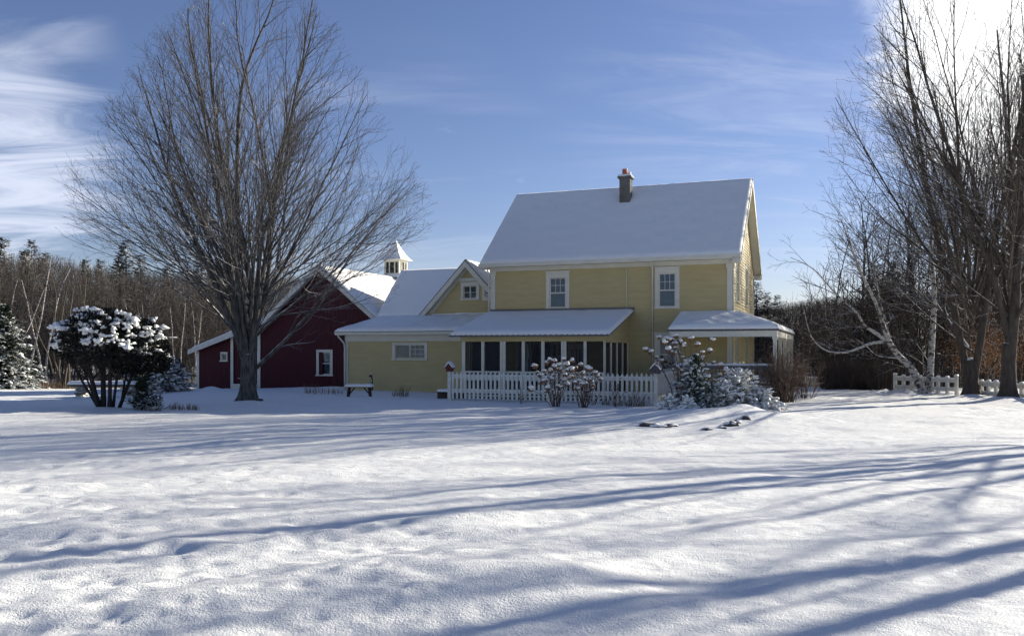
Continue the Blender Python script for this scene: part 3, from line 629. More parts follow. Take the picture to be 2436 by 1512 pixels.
# ------------------------------------------------------------------ red barn
def barn():
    by = 4.0
    B = empty('barn', hw(-20.0, by, -.3), -TH, 'dark red barn with white trim and a cupola, left of the yellow wing', 'barn')
    ox, oy, oz = -20.0, by, -.3
    T = lambda x, y, z: (x - ox, y - oy, z - oz)
    f = lambda a, o, z: (a - ox, -o, z - oz)
    ax, az, hwid, s = -20.0, 5.85, 3.8, .81
    win = (lx(759, by), lx(786, by)); wz = (lz(891, win[0], by), lz(837, win[0], by))
    def vert(mb, a0, a1, z0, ztop, ops=()):           # upright boards
        e = .16; n = int((a1 - a0) / e) + 1; cuts = [a0 + i * e for i in range(n)] + [a1] + [w for q in ops for w in (q[0], q[1]) if a0 < w < a1]; cuts.sort()
        for i in range(len(cuts) - 1):
            a, b = cuts[i], cuts[i + 1] - .006
            if b - a < .004: continue
            segs = [(z0, None)]
            za, zb = ztop(a), ztop(b); o = .004 * ((i * 7) % 3)
            hit = [q for q in ops if q[0] < (a + b) / 2 < q[1]]
            if hit:
                q = hit[0]; mb.add([f(a, o, z0), f(b, o, z0), f(b, o, q[2]), f(a, o, q[2])], [(0, 1, 2, 3)]); mb.add([f(a, o, q[3]), f(b, o, q[3]), f(b, o, zb), f(a, o, za)], [(0, 1, 2, 3)])
            else: mb.add([f(a, o, z0), f(b, o, z0), f(b, o, zb), f(a, o, za)], [(0, 1, 2, 3)])
        mb.add([f(a0, -.02, z0), f(a1, -.02, z0), f(a1, -.02, min(ztop(a1), 9)), f(a0, -.02, ztop(a0))], [(0, 1, 2, 3)]) if not ops else None
    gab = lambda a: az - .15 - abs(a - ax) * s
    m_ = MB(); vert(m_, ax - hwid, ax, -.5, gab); vert(m_, ax, ax + hwid, -.5, gab, [(*win, *wz)]); m_.build('wall', M['red'], B)
    m_ = MB(); D = 13.0
    for x in (ax - hwid, ax + hwid - .1): m_.box(x - ox, x + .1 - ox, .05, D, -.2, gab(x) - oz - .05)
    m_.prism([T(ax - hwid, by + D, -.5), T(ax + hwid, by + D, -.5), T(ax + hwid, by + D, gab(ax + hwid)), T(ax, by + D, az - .1), T(ax - hwid, by + D, gab(ax - hwid))], (0, .1, 0)); m_.build('wall', M['red'], B)
    for sg in (-1, 1):
        xe = ax + sg * (hwid + .3); ze = az - (hwid + .3) * s
        roof_plane(B, [T(xe, by - .45, ze), T(xe, by + D + .3, ze), T(ax, by + D + .3, az), T(ax, by - .45, az)], th=.08, snow=.09, n=(60, 24), seed=60 + sg, edge=.08, lump=.012)
        m_ = MB(); m_.prism([T(xe, by - .47, ze - .04), T(ax, by - .47, az - .04), T(ax, by - .47, az - .30), T(xe, by - .47, ze - .26)], (0, .03, 0))
        m_.prism([T(xe, by - .44, ze - .10), T(ax, by - .44, az - .10), T(ax, by - .44, az - .13), T(xe, by - .44, ze - .13)], (0, .44, 0)); m_.build('rake_board', M['boardwhite'], B)
    window(B, f, *win, *wz, style='double', trim=.14, head=.12, headtrim=False, curtain=(win[0] + .2, win[1] - .04))
    for a in (ax - hwid, ):
        m_ = MB(); m_.box(a - ox - .05, a - ox + .13, -.045, -.014, -.2, 2.8 - oz); m_.build('corner_board', M['white'], B)
    # lean-to on the left
    xl = lx(470, by); xr = ax - hwid; top = lambda a: 3.02 - (xr - a) * .335
    sw = (lx(528, by), lx(539, by)); swz = (lz(857, sw[0], by), lz(840, sw[0], by))
    dr = (lx(552, by) + .1, xr - .06)
    m_ = MB(); vert(m_, xl, sw[0], -.6, top); vert(m_, sw[0], sw[1] + .001, -.6, top, [(sw[0] - 1, sw[1] + 1, *swz)]); vert(m_, sw[1], dr[0], -.6, top); vert(m_, dr[0], dr[1], 2.05, top)
    m_.box(xl - ox, xl - ox + .1, .02, 6, -.2, top(xl) - oz); m_.build('shed_wall', M['red'], B)
    window(B, f, *sw, *swz, style='none', trim=.07, head=.07, sash=.03, headtrim=False, sill=True)
    m_ = MB(); m_.box(xl - ox - .03, xl - ox + .12, -.04, -.012, -.3, top(xl) - oz - .1); m_.build('corner_board', M['white'], B)
    m_ = MB(); m_.box(dr[0] - ox - .16, dr[0] - ox, -.045, -.012, -.2, 2.7 - oz); m_.build('door_trim', M['white'], B)
    m_ = MB()
    n = 9
    for i in range(n):
        a, b = dr[0] + (dr[1] - dr[0]) * i / n, dr[0] + (dr[1] - dr[0]) * (i + 1) / n - .006
        m_.box(a - ox, b - ox, .03, .06, -.1 - oz, 2.05 - oz)
    d_ = m_.build('door', M['red'], B)
    m_ = MB(); m_.box(dr[0] - ox, dr[1] - ox, -.10, .06, -.2, -.02 - oz); m_.build('threshold', M['white'], d_)
    m_ = MB(); m_.box(dr[0] - ox + .25, dr[0] - ox + .75, .0, .029, .25 - oz, .275 - oz); m_.build('handle', M['white'], d_)
    m_ = MB(); m_.box(dr[0] - ox + .38, dr[0] - ox + .68, -.16, -.013, 2.18 - oz, 2.30 - oz); m_.build('lamp_housing', M['white'], B)
    roof_plane(B, [T(xl - .28, by + 6.2, top(xl) - .03), T(xl - .28, by - .4, top(xl) - .03), T(xr + .0, by - .4, top(xr) + .06), T(xr + .0, by + 6.2, top(xr) + .06)], name='shed_roof', th=.06, snow=.09, n=(40, 16), seed=71, edge=.08, lump=.015)
    m_ = MB(); m_.prism([T(xl - .28, by - .42, top(xl) - .05), T(xr, by - .42, top(xr) + .04), T(xr, by - .42, top(xr) - .24), T(xl - .28, by - .42, top(xl) - .26)], (0, .03, 0))
    m_.prism([T(xl - .28, by - .39, top(xl) - .10), T(xr, by - .39, top(xr) - .0), T(xr, by - .39, top(xr) - .03), T(xl - .28, by - .39, top(xl) - .13)], (0, .38, 0)); m_.build('rake_board', M['boardwhite'], B)
    # cupola
    cy = 11.4 - oy; z0 = 5.85 - oz
    m_ = MB(); m_.box(-.62, .62, cy - .62, cy + .62, z0 - 1.0, z0 - .06); c = m_.build('cupola', M['red'], B)
    V = [(-.78, cy - .78, z0 - .07), (.78, cy - .78, z0 - .07), (.78, cy + .78, z0 - .07), (-.78, cy + .78, z0 - .07), (-.48, cy - .48, z0 + .17), (.48, cy - .48, z0 + .17), (.48, cy + .48, z0 + .17), (-.48, cy + .48, z0 + .17)]
    m_ = MB(); m_.add(V, [(0, 1, 5, 4), (1, 2, 6, 5), (2, 3, 7, 6), (3, 0, 4, 7), (3, 2, 1, 0), (4, 5, 6, 7)]); m_.build('skirt_roof', M['snow'], c)
    m_ = MB(); m_.box(-.78, .78, cy - .78, cy + .78, z0 - .12, z0 - .072); m_.build('skirt_trim', M['louver'], c)
    m_ = MB(); b = .44
    for sx_ in (-1, 1):
        for sy_ in (-1, 1): m_.box(sx_ * b - .05, sx_ * b + .05, cy + sy_ * b - .05, cy + sy_ * b + .05, z0 + .17, z0 + .95)
    m_.box(-b - .06, b + .06, cy - b - .06, cy + b + .06, z0 + .83, z0 + .98); m_.box(-b + .02, b - .02, cy - b + .02, cy + b - .02, z0 + .17, z0 + .83)
    for q in (-.17, .17):
        m_.box(q - .03, q + .03, cy - b - .035, cy + b + .035, z0 + .17, z0 + .83); m_.box(-b - .035, b + .035, cy + q - .03, cy + q + .03, z0 + .17, z0 + .83)
    m_.build('cupola_frame', M['white'], c)
    for (nx, ny) in ((0, -1), (1, 0)):
        for (a0, a1) in ((-.37, -.21), (-.13, .13), (.21, .37)):
            m_ = MB(); zz = z0 + .21
            while zz < z0 + .80:
                if ny: m_.add([(a0, cy - b - .03, zz), (a1, cy - b - .03, zz), (a1, cy - b + .012, zz + .06), (a0, cy - b + .012, zz + .06)], [(0, 1, 2, 3)])
                else: m_.add([(b + .03, cy + a0, zz), (b + .03, cy + a1, zz), (b - .012, cy + a1, zz + .06), (b - .012, cy + a0, zz + .06)], [(0, 1, 2, 3)])
                zz += .05
            m_.build('louver', M['louver'], c)
    m_ = MB(); V = []; prof = [(.72, .96), (.60, 1.06), (.42, 1.30), (.24, 1.62), (.08, 1.98), (.012, 2.10)]
    for r, z in prof: V += [(-r, cy - r, z0 + z), (r, cy - r, z0 + z), (r, cy + r, z0 + z), (-r, cy + r, z0 + z)]
    F = [(i * 4 + j, i * 4 + (j + 1) % 4, (i + 1) * 4 + (j + 1) % 4, (i + 1) * 4 + j) for i in range(len(prof) - 1) for j in range(4)] + [(3, 2, 1, 0)]
    m_.add(V, F); m_.build('cupola_roof', M['snow'], c)
barn()

# ------------------------------------------------------------------ fences
def picket_fence():
    fy = -5.1; x0, x1 = -8.9, -1.78; z = .02
    F = empty('picket_fence', hw(x0, fy, z), -TH, 'white picket fence in front of the screened porch', 'fence')
    L = x1 - x0; n = 45; H = .99
    def picket(mb, a, w, h, y0, y1, axis=0):
        pr = [(a - w / 2, .03), (a + w / 2, .03), (a + w / 2, h - .08), (a + w * .30, h - .055), (a, h), (a - w * .30, h - .055), (a - w / 2, h - .08)]
        if axis == 0: mb.prism([(p, y0, q) for p, q in pr], (0, y1 - y0, 0))
        else: mb.prism([(y0, p, q) for p, q in pr], (y1 - y0, 0, 0))
    for i in range(n):
        a = .13 + (L - .26) * i / (n - 1); m_ = MB(); hh = H - .03 * abs(sin(i * .37)) * .6 + random.Random(i).uniform(-.008, .008)
        picket(m_, a, .078, hh, -.05, -.028); m_.build('picket', M['fencewhite'], F)
    for zz in (.24, .73):
        m_ = MB(); m_.box(0, L, -.026, .015, zz, zz + .112); r = m_.build('rail', M['fencewhite'], F)
        s = snow_slab([(.01, -.027, zz + .113), (L - .01, -.027, zz + .113), (L - .01, .016, zz + .113), (.01, .016, zz + .113)], .022, (160, 4), int(zz * 10), .02, lump=.01)
        s.build('snow', M['snow'], r, True)
    for a in (0, L / 2, L):
        m_ = MB(); m_.box(a - .06, a + .06, -.02 if 0 < a < L else -.07, .09 if 0 < a < L else .06, -.1, .95 if 0 < a < L else H - .03); m_.build('post', M['fencewhite'], F)
    # return towards the house
    m_ = MB()
    for i in range(30):
        b = .20 + i * .155; m_ = MB(); picket(m_, b, .09, H, L + .03, L + .052, 1); m_.build('picket', M['boardwhite'], F)
    for zz in (.26, .80):
        m_ = MB(); m_.box(L - .015, L + .028, .07, 4.9, zz, zz + .09); m_.build('rail', M['boardwhite'], F)
    return F, x0, x1, fy, z
F_, fx0, fx1, fy, fz = picket_fence()
def birdhouse(x, y, z, mat, label, w=.10, hip=False):
    B = empty('birdhouse', hw(x, y, z), -TH + (.5 if hip else .0), label, 'birdhouse', 'birdhouses on the fence posts')
    h = .14; m_ = MB(); m_.prism([(-w, -w, 0), (w, -w, 0), (w, -w, h), (0, -w, h + .13), (-w, -w, h)], (0, 2 * w, 0)); m_.build('box', mat, B)
    m_ = MB(); m_.tube([(0, -w - .004, h * .6), (0, -w + .01, h * .6)], .024, 12); m_.build('entrance_hole', M['dark'], B)
    r = MB()
    for s in (-1, 1): r.prism([(0, -w - .03, h + .135), (s * (w + .05), -w - .03, h - .045), (s * (w + .05), -w - .03, h - .025), (0, -w - .03, h + .155)], (0, 2 * w + .06, 0))
    R = r.build('roof', M['graywood'], B)
    s = MB(); k = 14; V = []; th = .055
    for yy in (-w - .03, -w * .5, w * .5, w + .03):
        for i in range(k + 1):
            q = (i / k - .5) * 2; xx = q * (w + .05); zz = h + .157 - abs(q) * .175
            V.append((xx, yy, zz + th * (1 - q * q) ** .5 + .03 * (1 - abs(q)) * 0 + .012))
        for i in range(k + 1):
            q = (i / k - .5) * 2; V.append((q * (w + .05), yy, h + .157 - abs(q) * .175))
    st = 2 * (k + 1); F = []
    for j in range(3):
        for i in range(k): a = j * st + i; F.append((a, a + 1, a + st + 1, a + st))
    for j in (0, 3):
        for i in range(k): a = j * st + i; F.append((a, a + 1, a + k + 2, a + k + 1))
    s.add(V, F); s.build('snow', M['snow'], R, True)
birdhouse(fx0, fy, fz + .96, M['redwood'], 'small red birdhouse with a snow cap on the left fence post')
birdhouse(fx1, fy, fz + .96, M['graywood'], 'grey birdhouse with a rounded snow cap on the right fence post', .125)

def board_fence(pa, pb, n, label, h=.55):
    """low white fence of two wide boards and square posts"""
    (xa, ya), (xb, yb) = pa, pb; L = math.hypot(xb - xa, yb - ya); rz = math.atan2(yb - ya, xb - xa)
    F = empty('board_fence', (xa, ya, gh((xa + xb) / 2, (ya + yb) / 2) - .04), rz, label, 'fence', 'low white board fences along the drive')
    for zz, hh in ((h - .16, .14), (.06, .15)):
        m_ = MB(); m_.box(0, L, -.02, .02, zz, zz + hh); m_.build('board', M['boardwhite'], F)
    m_ = MB(); m_.box(0, L, -.024, .024, h - .019, h + .02); m_.build('snow', M['snow'], F)
    for i in range(n + 1):
        a = L * i / n; m_ = MB(); m_.box(a - .05, a + .05, -.06, .045, -.2, h + (.03 if i not in (0, n) else .10)); p = m_.build('post', M['boardwhite'], F)
        s = snow_slab([(a - .06, -.07, h + .04), (a + .06, -.07, h + .04), (a + .06, .055, h + .04), (a - .06, .055, h + .04)], .06, (6, 6), i, .06); 
        s.build('snow', M['snow'], p, True, loc=(0, 0, 0 if i not in (0, n) else .065))
def bf(px0, Y0, px1, Y1, n, lab, h=.55): board_fence((atY(px0, Y0), Y0), (atY(px1, Y1), Y1), n, lab, h)
bf(2130, 35, 2276, 32.5, 7, 'low white board fence behind the leaning birch, ending in a tall post')
bf(2318, 32.0, 2388, 30.6, 4, 'short low white board fence between the two dark maple trunks')
bf(2407, 30.4, 2560, 28.0, 6, 'low white board fence right of the thick right maple trunk')
bf(1918, 46, 1953, 46, 6, 'distant small white fence beside the brown brush by the house', .5)

# ------------------------------------------------------------------ branching trees
def nrm(v): return v / (np.linalg.norm(v) + 1e-9)
def rot_about(d, ang, az):
    ref = np.array((0, 0, 1.)) if abs(d[2]) < .95 else np.array((1., 0, 0))
    a = nrm(np.cross(d, ref)); b = np.cross(d, a)
    return nrm(d * cos(ang) + (a * cos(az) + b * sin(az)) * sin(ang))
class Tree:
    def __init__(s, seed, P): s.R = random.Random(seed); s.P = P; s.ch = []; s.seed = seed
    def grow(s, p, d, L, r, lvl, az0=0.0):
        P, R = s.P, s.R; st = P['step'][lvl]; n = max(2, int(math.ceil(L / st))); st = L / n
        pts = [np.array(p, float)]; d = np.array(d, float); up = P['up'][lvl]; wg = P['wig'][lvl]; inside = P.get('inside')
        bias = np.array(P.get('bias', (0, 0, 0)))
        for i in range(n):
            d = nrm(d + np.array((R.gauss(0, wg), R.gauss(0, wg), R.gauss(0, wg) + up)) + bias * .02)
            q = pts[-1] + d * st
            if inside and not inside(q, R): break
            pts.append(q)
        if len(pts) < 2: return
        m_ = len(pts) - 1; tip = P['tip'][lvl]; rr = [max(P['rmin'], r + (r * tip - r) * (i / m_) ** .9) for i in range(m_ + 1)]
        s.ch.append((pts, rr, lvl))
        if lvl + 1 < len(P['step']):
            Lr = m_ * st; nc = int(Lr * P['dens'][lvl] + R.random()); f0 = P['f0'][lvl]; az = R.uniform(0, 6.28)
            for j in range(nc):
                f = f0 + (1 - f0) * (j + R.random()) / nc; x = min(f * m_, m_ - .001); i = int(x); t = x - i
                pp = pts[i] * (1 - t) + pts[i + 1] * t; dd = nrm(pts[i + 1] - pts[i]); az += 2.4 + R.uniform(-.5, .5)
                cd = rot_about(dd, radians(P['ang'][lvl]) * R.uniform(.7, 1.3), az)
                if P.get('outb') and lvl <= 1:
                    ax = np.array((pp[0], pp[1], 0)); na = np.linalg.norm(ax)
                    if na > .3: cd = nrm(cd + ax / na * P['outb'] * (.4 if lvl else 1))
                cl = P['len'][lvl] * (1 - .55 * f) * R.uniform(.6, 1.25)
                rb = rr[i]; cr = min(rb * .62, P['rad'][lvl] * R.uniform(.7, 1.2) * (1.15 - .5 * f))
                s.grow(pp, cd, cl, cr, lvl + 1)
    def mesh(s, name, mats, parent, sides=(8, 5, 4, 3), lv=None, smooth=True):
        mb = MB()
        for pts, rr, l in s.ch:
            if lv and l not in lv: continue
            mb.tube(pts, rr, sides[min(l, len(sides) - 1)], cap=False)
        return mb.build(name, mats, parent, smooth)
def trunk_mesh(mb, r, h, seed, flare=1.45, k=20, top=1.0, lean=(0, 0)):
    zs = np.concatenate([np.linspace(-.25, .6, 9), np.linspace(.75, h, 7)]); R = random.Random(seed); V = []
    ph = [R.uniform(0, 6.28) for _ in range(4)]
    for z in zs:
        fl = 1 + (flare - 1) * math.exp(-max(z, -.1) / .28); rr = r * (1 + (top - 1) * max(0, z) / h) * fl
        for j in range(k):
            a = 2 * pi * j / k; w = 1 + (.17 * (fl - 1) * 3 + .03) * sin(5 * a + ph[0]) + (.05 + .12 * (fl - 1)) * sin(3 * a + ph[1] + z) + .025 * sin(9 * a + ph[2])
            V.append((rr * w * cos(a) + lean[0] * max(0, z), rr * w * sin(a) + lean[1] * max(0, z), z))
    F = [(i * k + j, i * k + (j + 1) % k, (i + 1) * k + (j + 1) % k, (i + 1) * k + j) for i in range(len(zs) - 1) for j in range(k)] 
    b = (len(zs) - 1) * k; lx_, ly_ = lean[0] * h, lean[1] * h       # rounded top under the fork
    for z, q in ((h + .10, .86), (h + .18, .6), (h + .22, .25)):
        for j in range(k): a = V[b + j]; V.append(((a[0] - lx_) * q + lx_, (a[1] - ly_) * q + ly_, z))
    n0 = len(zs)
    F += [((n0 - 1 + i) * k + j, (n0 - 1 + i) * k + (j + 1) % k, (n0 + i) * k + (j + 1) % k, (n0 + i) * k + j) for i in range(3) for j in range(k)] + [tuple((n0 + 2) * k + j for j in range(k))]
    mb.add(V, F)
def envelope(tab):
    z_ = np.array([t[0] for t in tab]); l_ = np.array([t[1] for t in tab]); r_ = np.array([t[2] for t in tab])
    def f(p, R):
        if p[2] < z_[0] or p[2] > z_[-1]: return p[2] < z_[0] and math.hypot(p[0], p[1]) < max(l_[0], r_[0])
        a = math.atan2(p[1], p[0]); w = .5 + .5 * cos(a); r = np.interp(p[2], z_, l_) * (1 - w) + np.interp(p[2], z_, r_) * w
        return math.hypot(p[0], p[1]) < r * R.uniform(.93, 1.03)
    return f
def shade_tree(seed, loc, label, limbs, P, trunk=(.30, 1.35), flare=1.45, top=1.0, mats=('bark', 'twig'), cat='tree', group=None, name='bare_tree'):
    T = empty(name, loc, 0, label, cat, group); R = random.Random(seed); t = Tree(seed, P)
    for (z, tilt, az, L, r, x_, y_) in limbs:
        d = np.array((sin(radians(tilt)) * cos(radians(az)), sin(radians(tilt)) * sin(radians(az)), cos(radians(tilt))))
        # start inside the trunk
        t.grow(np.array((x_, y_, z)) - d * .18, d, L, r, 0)
    tm = MB(); trunk_mesh(tm, trunk[0], trunk[1], seed, flare, top=top)
    for pts, rr, l in t.ch:
        if l == 0: tm.tube(pts, rr, 10, cap=False)
    tm.build('trunk', M[mats[0]], T, True)
    t.mesh('crown', M[mats[1]], T, sides=(8, 5, 3, 3), lv=(1, 2, 3))
    return T
def limb_set(seed, spec):
    """spec rows: count, tilt range, radius, z range, length"""
    R = random.Random(seed); L = []; az = R.uniform(0, 360)
    for (n, t0, t1, r, z0, z1, ln) in spec:
        off = R.uniform(0, 360)
        for i in range(n):
            a = off + 360 * i / n + R.uniform(-14, 14); o = 0 if n == 1 else .12; L.append((R.uniform(z0, z1), R.uniform(t0, t1), a, ln * R.uniform(.9, 1.1), r * (R.uniform(.85, 1.15) if n > 1 else 1), o * cos(radians(a)), o * sin(radians(a))))
    return L
MAPLE = dict(step=(.45, .34, .26, .17), up=(.012, .035, .05, .06), wig=(.045, .06, .08, .10), tip=(.16, .25, .35, .6), rmin=.0030,
             dens=(1.65, 2.4, 3.9), f0=(.16, .15, .15), ang=(28, 32, 38), len=(4.6, 1.75, .62), rad=(.031, .0115, .0050), outb=.28)
env = envelope([(1.0, .8, .8), (2.6, 2.3, 3.2), (3.5, 3.9, 5.0), (4.6, 5.3, 6.2), (6.2, 5.9, 6.3), (7.5, 5.6, 5.8), (8.9, 4.6, 5.1), (10.2, 3.9, 4.2), (11.6, 2.9, 3.5), (12.9, 1.8, 2.5), (13.9, .6, .8)])
P1 = dict(MAPLE, inside=env)
tx, ty = gp(592, 958)
limbs = limb_set(9, [(4, 3, 9, .112, 1.2, 1.6, 12.5), (6, 13, 22, .080, 1.3, 2.4, 11.5), (8, 27, 39, .058, 1.5, 2.9, 9.6), (9, 43, 56, .044, 1.7, 3.3, 8.2), (8, 58, 70, .034, 2.0, 3.6, 7.0)])
limbs += [(1.0, 47, 8, 5.8, .075, .14, 0), (1.1, 20, 185, 9.5, .12, -.08, 0)]
shade_tree(11, (tx, ty, gh(tx, ty) - .02), 'large bare spreading maple in front of the red barn', limbs, P1, trunk=(.235, 1.4), flare=1.5, name='maple_tree')

# the dark maples at the right edge; more of the row stands outside the picture and throws the shadows on the lawn
env2 = envelope([(1.6, 1.0, 1.0), (3.2, 3.8, 3.8), (5, 5.2, 5.2), (8, 5.6, 5.6), (11, 5.2, 5.2), (14, 4.2, 4.2), (16.5, 2.2, 2.2), (18, .5, .5)])
P2 = dict(MAPLE, inside=env2, dens=(1.25, 2.1, 3.2), len=(4.8, 1.9, .7), wig=(.022, .07, .09, .11), rmin=.0045)
def row_maple(seed, x, y, label, lead, fk=1.6):
    l = limb_set(seed, lead + [(3, 12, 20, .07, fk + 1.5, fk + 3.5, 12), (6, 24, 38, .060, fk + .8, fk + 4, 10), (7, 44, 62, .040, fk + .8, fk + 3.5, 7.5)])
    t = shade_tree(seed, (x, y, gh(x, y) - .02), label, l, P2, trunk=(.25, fk + .25), flare=1.3, top=.86, mats=('barkdark', 'barkdark'), name='maple_tree'); t['group'] = 'maples along the drive'; return t
t1 = row_maple(23, atY(2400, 29.5), 29.5, 'thick dark maple trunk at the right edge of the lawn, rightmost of the row', [(1, 1, 2, .215, 1.2, 1.3, 17), (1, 15, 18, .12, 1.9, 2.0, 14)], fk=1.5)
t2 = row_maple(29, atY(2309, 31.5), 31.5, 'dark maple forking low, between two pieces of low white fence', [(2, 7, 10, .155, .7, .8, 16)], fk=.95)
P3 = dict(P2, dens=(1.15, 1.5, 1.6), rad=(.044, .018, .0062)); P2_ = P2
def thin_maple(seed, x, y, label, n):
    l = limb_set(seed, [(1, 1, 4, .176, 1.8, 2.0, 16), (n, 14, 26, .08, 2.2, 5, 11), (n, 34, 52, .05, 3, 5.5, 7)])
    t = shade_tree(seed, (x, y, gh(x, y) - .02), label, l, P3, trunk=(.22, 2.2), flare=1.3, top=.8, mats=('barkdark', 'barkdark'), name='maple_tree'); t['group'] = 'maples along the drive'; return t
thin_maple(71, 20.5, 21.0, 'bare maple of the drive row, the farther one outside the right side of the picture', 3)
thin_maple(79, 27.0, 23.5, 'bare maple added to the drive row, set back unseen outside the right side', 2)  # unseen tree added so its sparse crown partly shades the lawn
thin_maple(73, 18.8, 15.3, 'bare maple of the drive row, the nearer one outside the right side of the picture', 3)
def rep(src, x, y, rz, sc, lab, group='maples along the drive'): return copy_tree(src, (x, y, gh(x, y) - .02), rz, sc, lab, group)
rep(t1, 27.4, 46.7, 2.0, 1.15, 'tallest bare maple added far behind the right trunks, its top above the frame')  # added so its high crown shades the yews on the left
rep(t2, 20.2, 37.5, 2.6, .92, 'bare dark maple standing behind the two trunks by the white fence')

# ------------------------------------------------------------------ birches by the drive
def free_tree(name, seed, loc, label, curves, P, mats, sides=(8, 5, 4, 3), group=None, cat='tree'):
    """curves: hand-placed main stems [(points, r0, r1)], side branches grown from them"""
    T = empty(name, loc, 0, label, cat, group); t = Tree(seed, P); R = t.R; tm = MB()
    for pts, r0, r1, dn in curves:
        P_ = np.array(pts, float); m_ = (len(P_) - 1) * 5; q = np.linspace(0, len(P_) - 1, m_ + 1)
        # smooth through the given points
        out = []
        for u in q:
            i = min(int(u), len(P_) - 2); f = u - i; a = P_[max(0, i - 1)]; b = P_[i]; c = P_[i + 1]; d = P_[min(len(P_) - 1, i + 2)]
            out.append(.5 * ((2 * b) + (c - a) * f + (2 * a - 5 * b + 4 * c - d) * f * f + (3 * b - a - 3 * c + d) * f ** 3))
        out = np.array(out); rr = np.linspace(r0, r1, len(out)); tm.tube(out, rr, 9, cap=False)
        L = np.linalg.norm(np.diff(out, axis=0), axis=1).sum(); nb = int(L * dn)
        for j in range(nb):
            x = (.18 + .8 * (j + R.random()) / nb) * (len(out) - 1); i = min(int(x), len(out) - 2); dd = nrm(out[i + 1] - out[i])
            cd = rot_about(dd, radians(R.uniform(25, 60)), R.uniform(0, 6.28)); f = x / len(out)
            t.grow(out[i], cd, P['len0'] * (1.1 - .6 * f) * R.uniform(.6, 1.2), min(rr[i] * .6, P['rad0']), 1)
    tm.build('trunk', M[mats[0]], T, True); t.mesh('crown', M[mats[1]], T, sides, lv=(1, 2, 3)); return T
BIRCH = dict(step=(.4, .3, .22, .16), up=(0, .02, -.01, -.03), wig=(.05, .08, .10, .12), tip=(.2, .25, .4, .6), rmin=.004, dens=(0, 2.6, 3.6), f0=(0, .15, .15), ang=(0, 35, 40), len=(0, 1.0, .5), rad=(0, .010, .005), len0=2.1, rad0=.022)
Yb = 33.0
def pt(px, py, Y=Yb, o=None): return (atY(px, Y) - o[0], Y - o[1], HCAM + (HY - py) / FPX * Y - o[2])
bx, byy = atY(2197, Yb), Yb; bo = (bx, byy, gh(bx, byy))
q = lambda px, py, dy=0: pt(px, py, Yb + dy, bo)
free_tree('birch_tree', 41, bo, 'leaning white birch with snow on its crooked limbs beside the low fence', [
    ([q(2197, 938), q(2185, 908), q(2165, 873), q(2135, 843), q(2112, 806, -.3), q(2100, 770, -.3), q(2085, 725, -.4), q(2045, 640, -.6), q(2015, 560, -.8), q(2000, 520, -1)], .17, .012, 1.6),
    ([q(2112, 812, -.2), q(2085, 793, -.4), q(2058, 775, -.6), q(2035, 740, -.9), q(1990, 700, -1.2), q(1935, 640, -1.5), q(1880, 612, -1.8)], .085, .008, 2.0),
    ([q(2110, 812, -.2), q(2075, 816, -.6), q(2045, 827, -.9), q(2010, 838, -1.2), q(1965, 833, -1.5), q(1930, 800, -1.7), q(1912, 735, -1.9)], .062, .010, 1.4),
    ([q(2120, 822, -.2), q(2105, 760, .3), q(2090, 700, .5), q(2075, 600, .8), q(2080, 520, 1.0)], .05, .008, 1.8),
    ([q(2150, 852, 0), q(2090, 846, -.5), q(2060, 822, -.8), q(2035, 805, -1)], .028, .006, 1.6)],
    BIRCH, ('birch', 'barkdark'))
b2 = (atY(2215, 33.6), 33.6, gh(atY(2215, 33.6), 33.6)); q2 = lambda px, py, dy=0: pt(px, py, 33.6 + dy, b2)
free_tree('birch_tree', 43, b2, 'upright birch trunk with peeling dark bands right of the leaning birch', [
    ([q2(2212, 940), q2(2213, 880), q2(2218, 800), q2(2222, 700), q2(2215, 580), q2(2225, 470), q2(2218, 380)], .15, .02, 2.2)], BIRCH, ('birch', 'barkdark'))

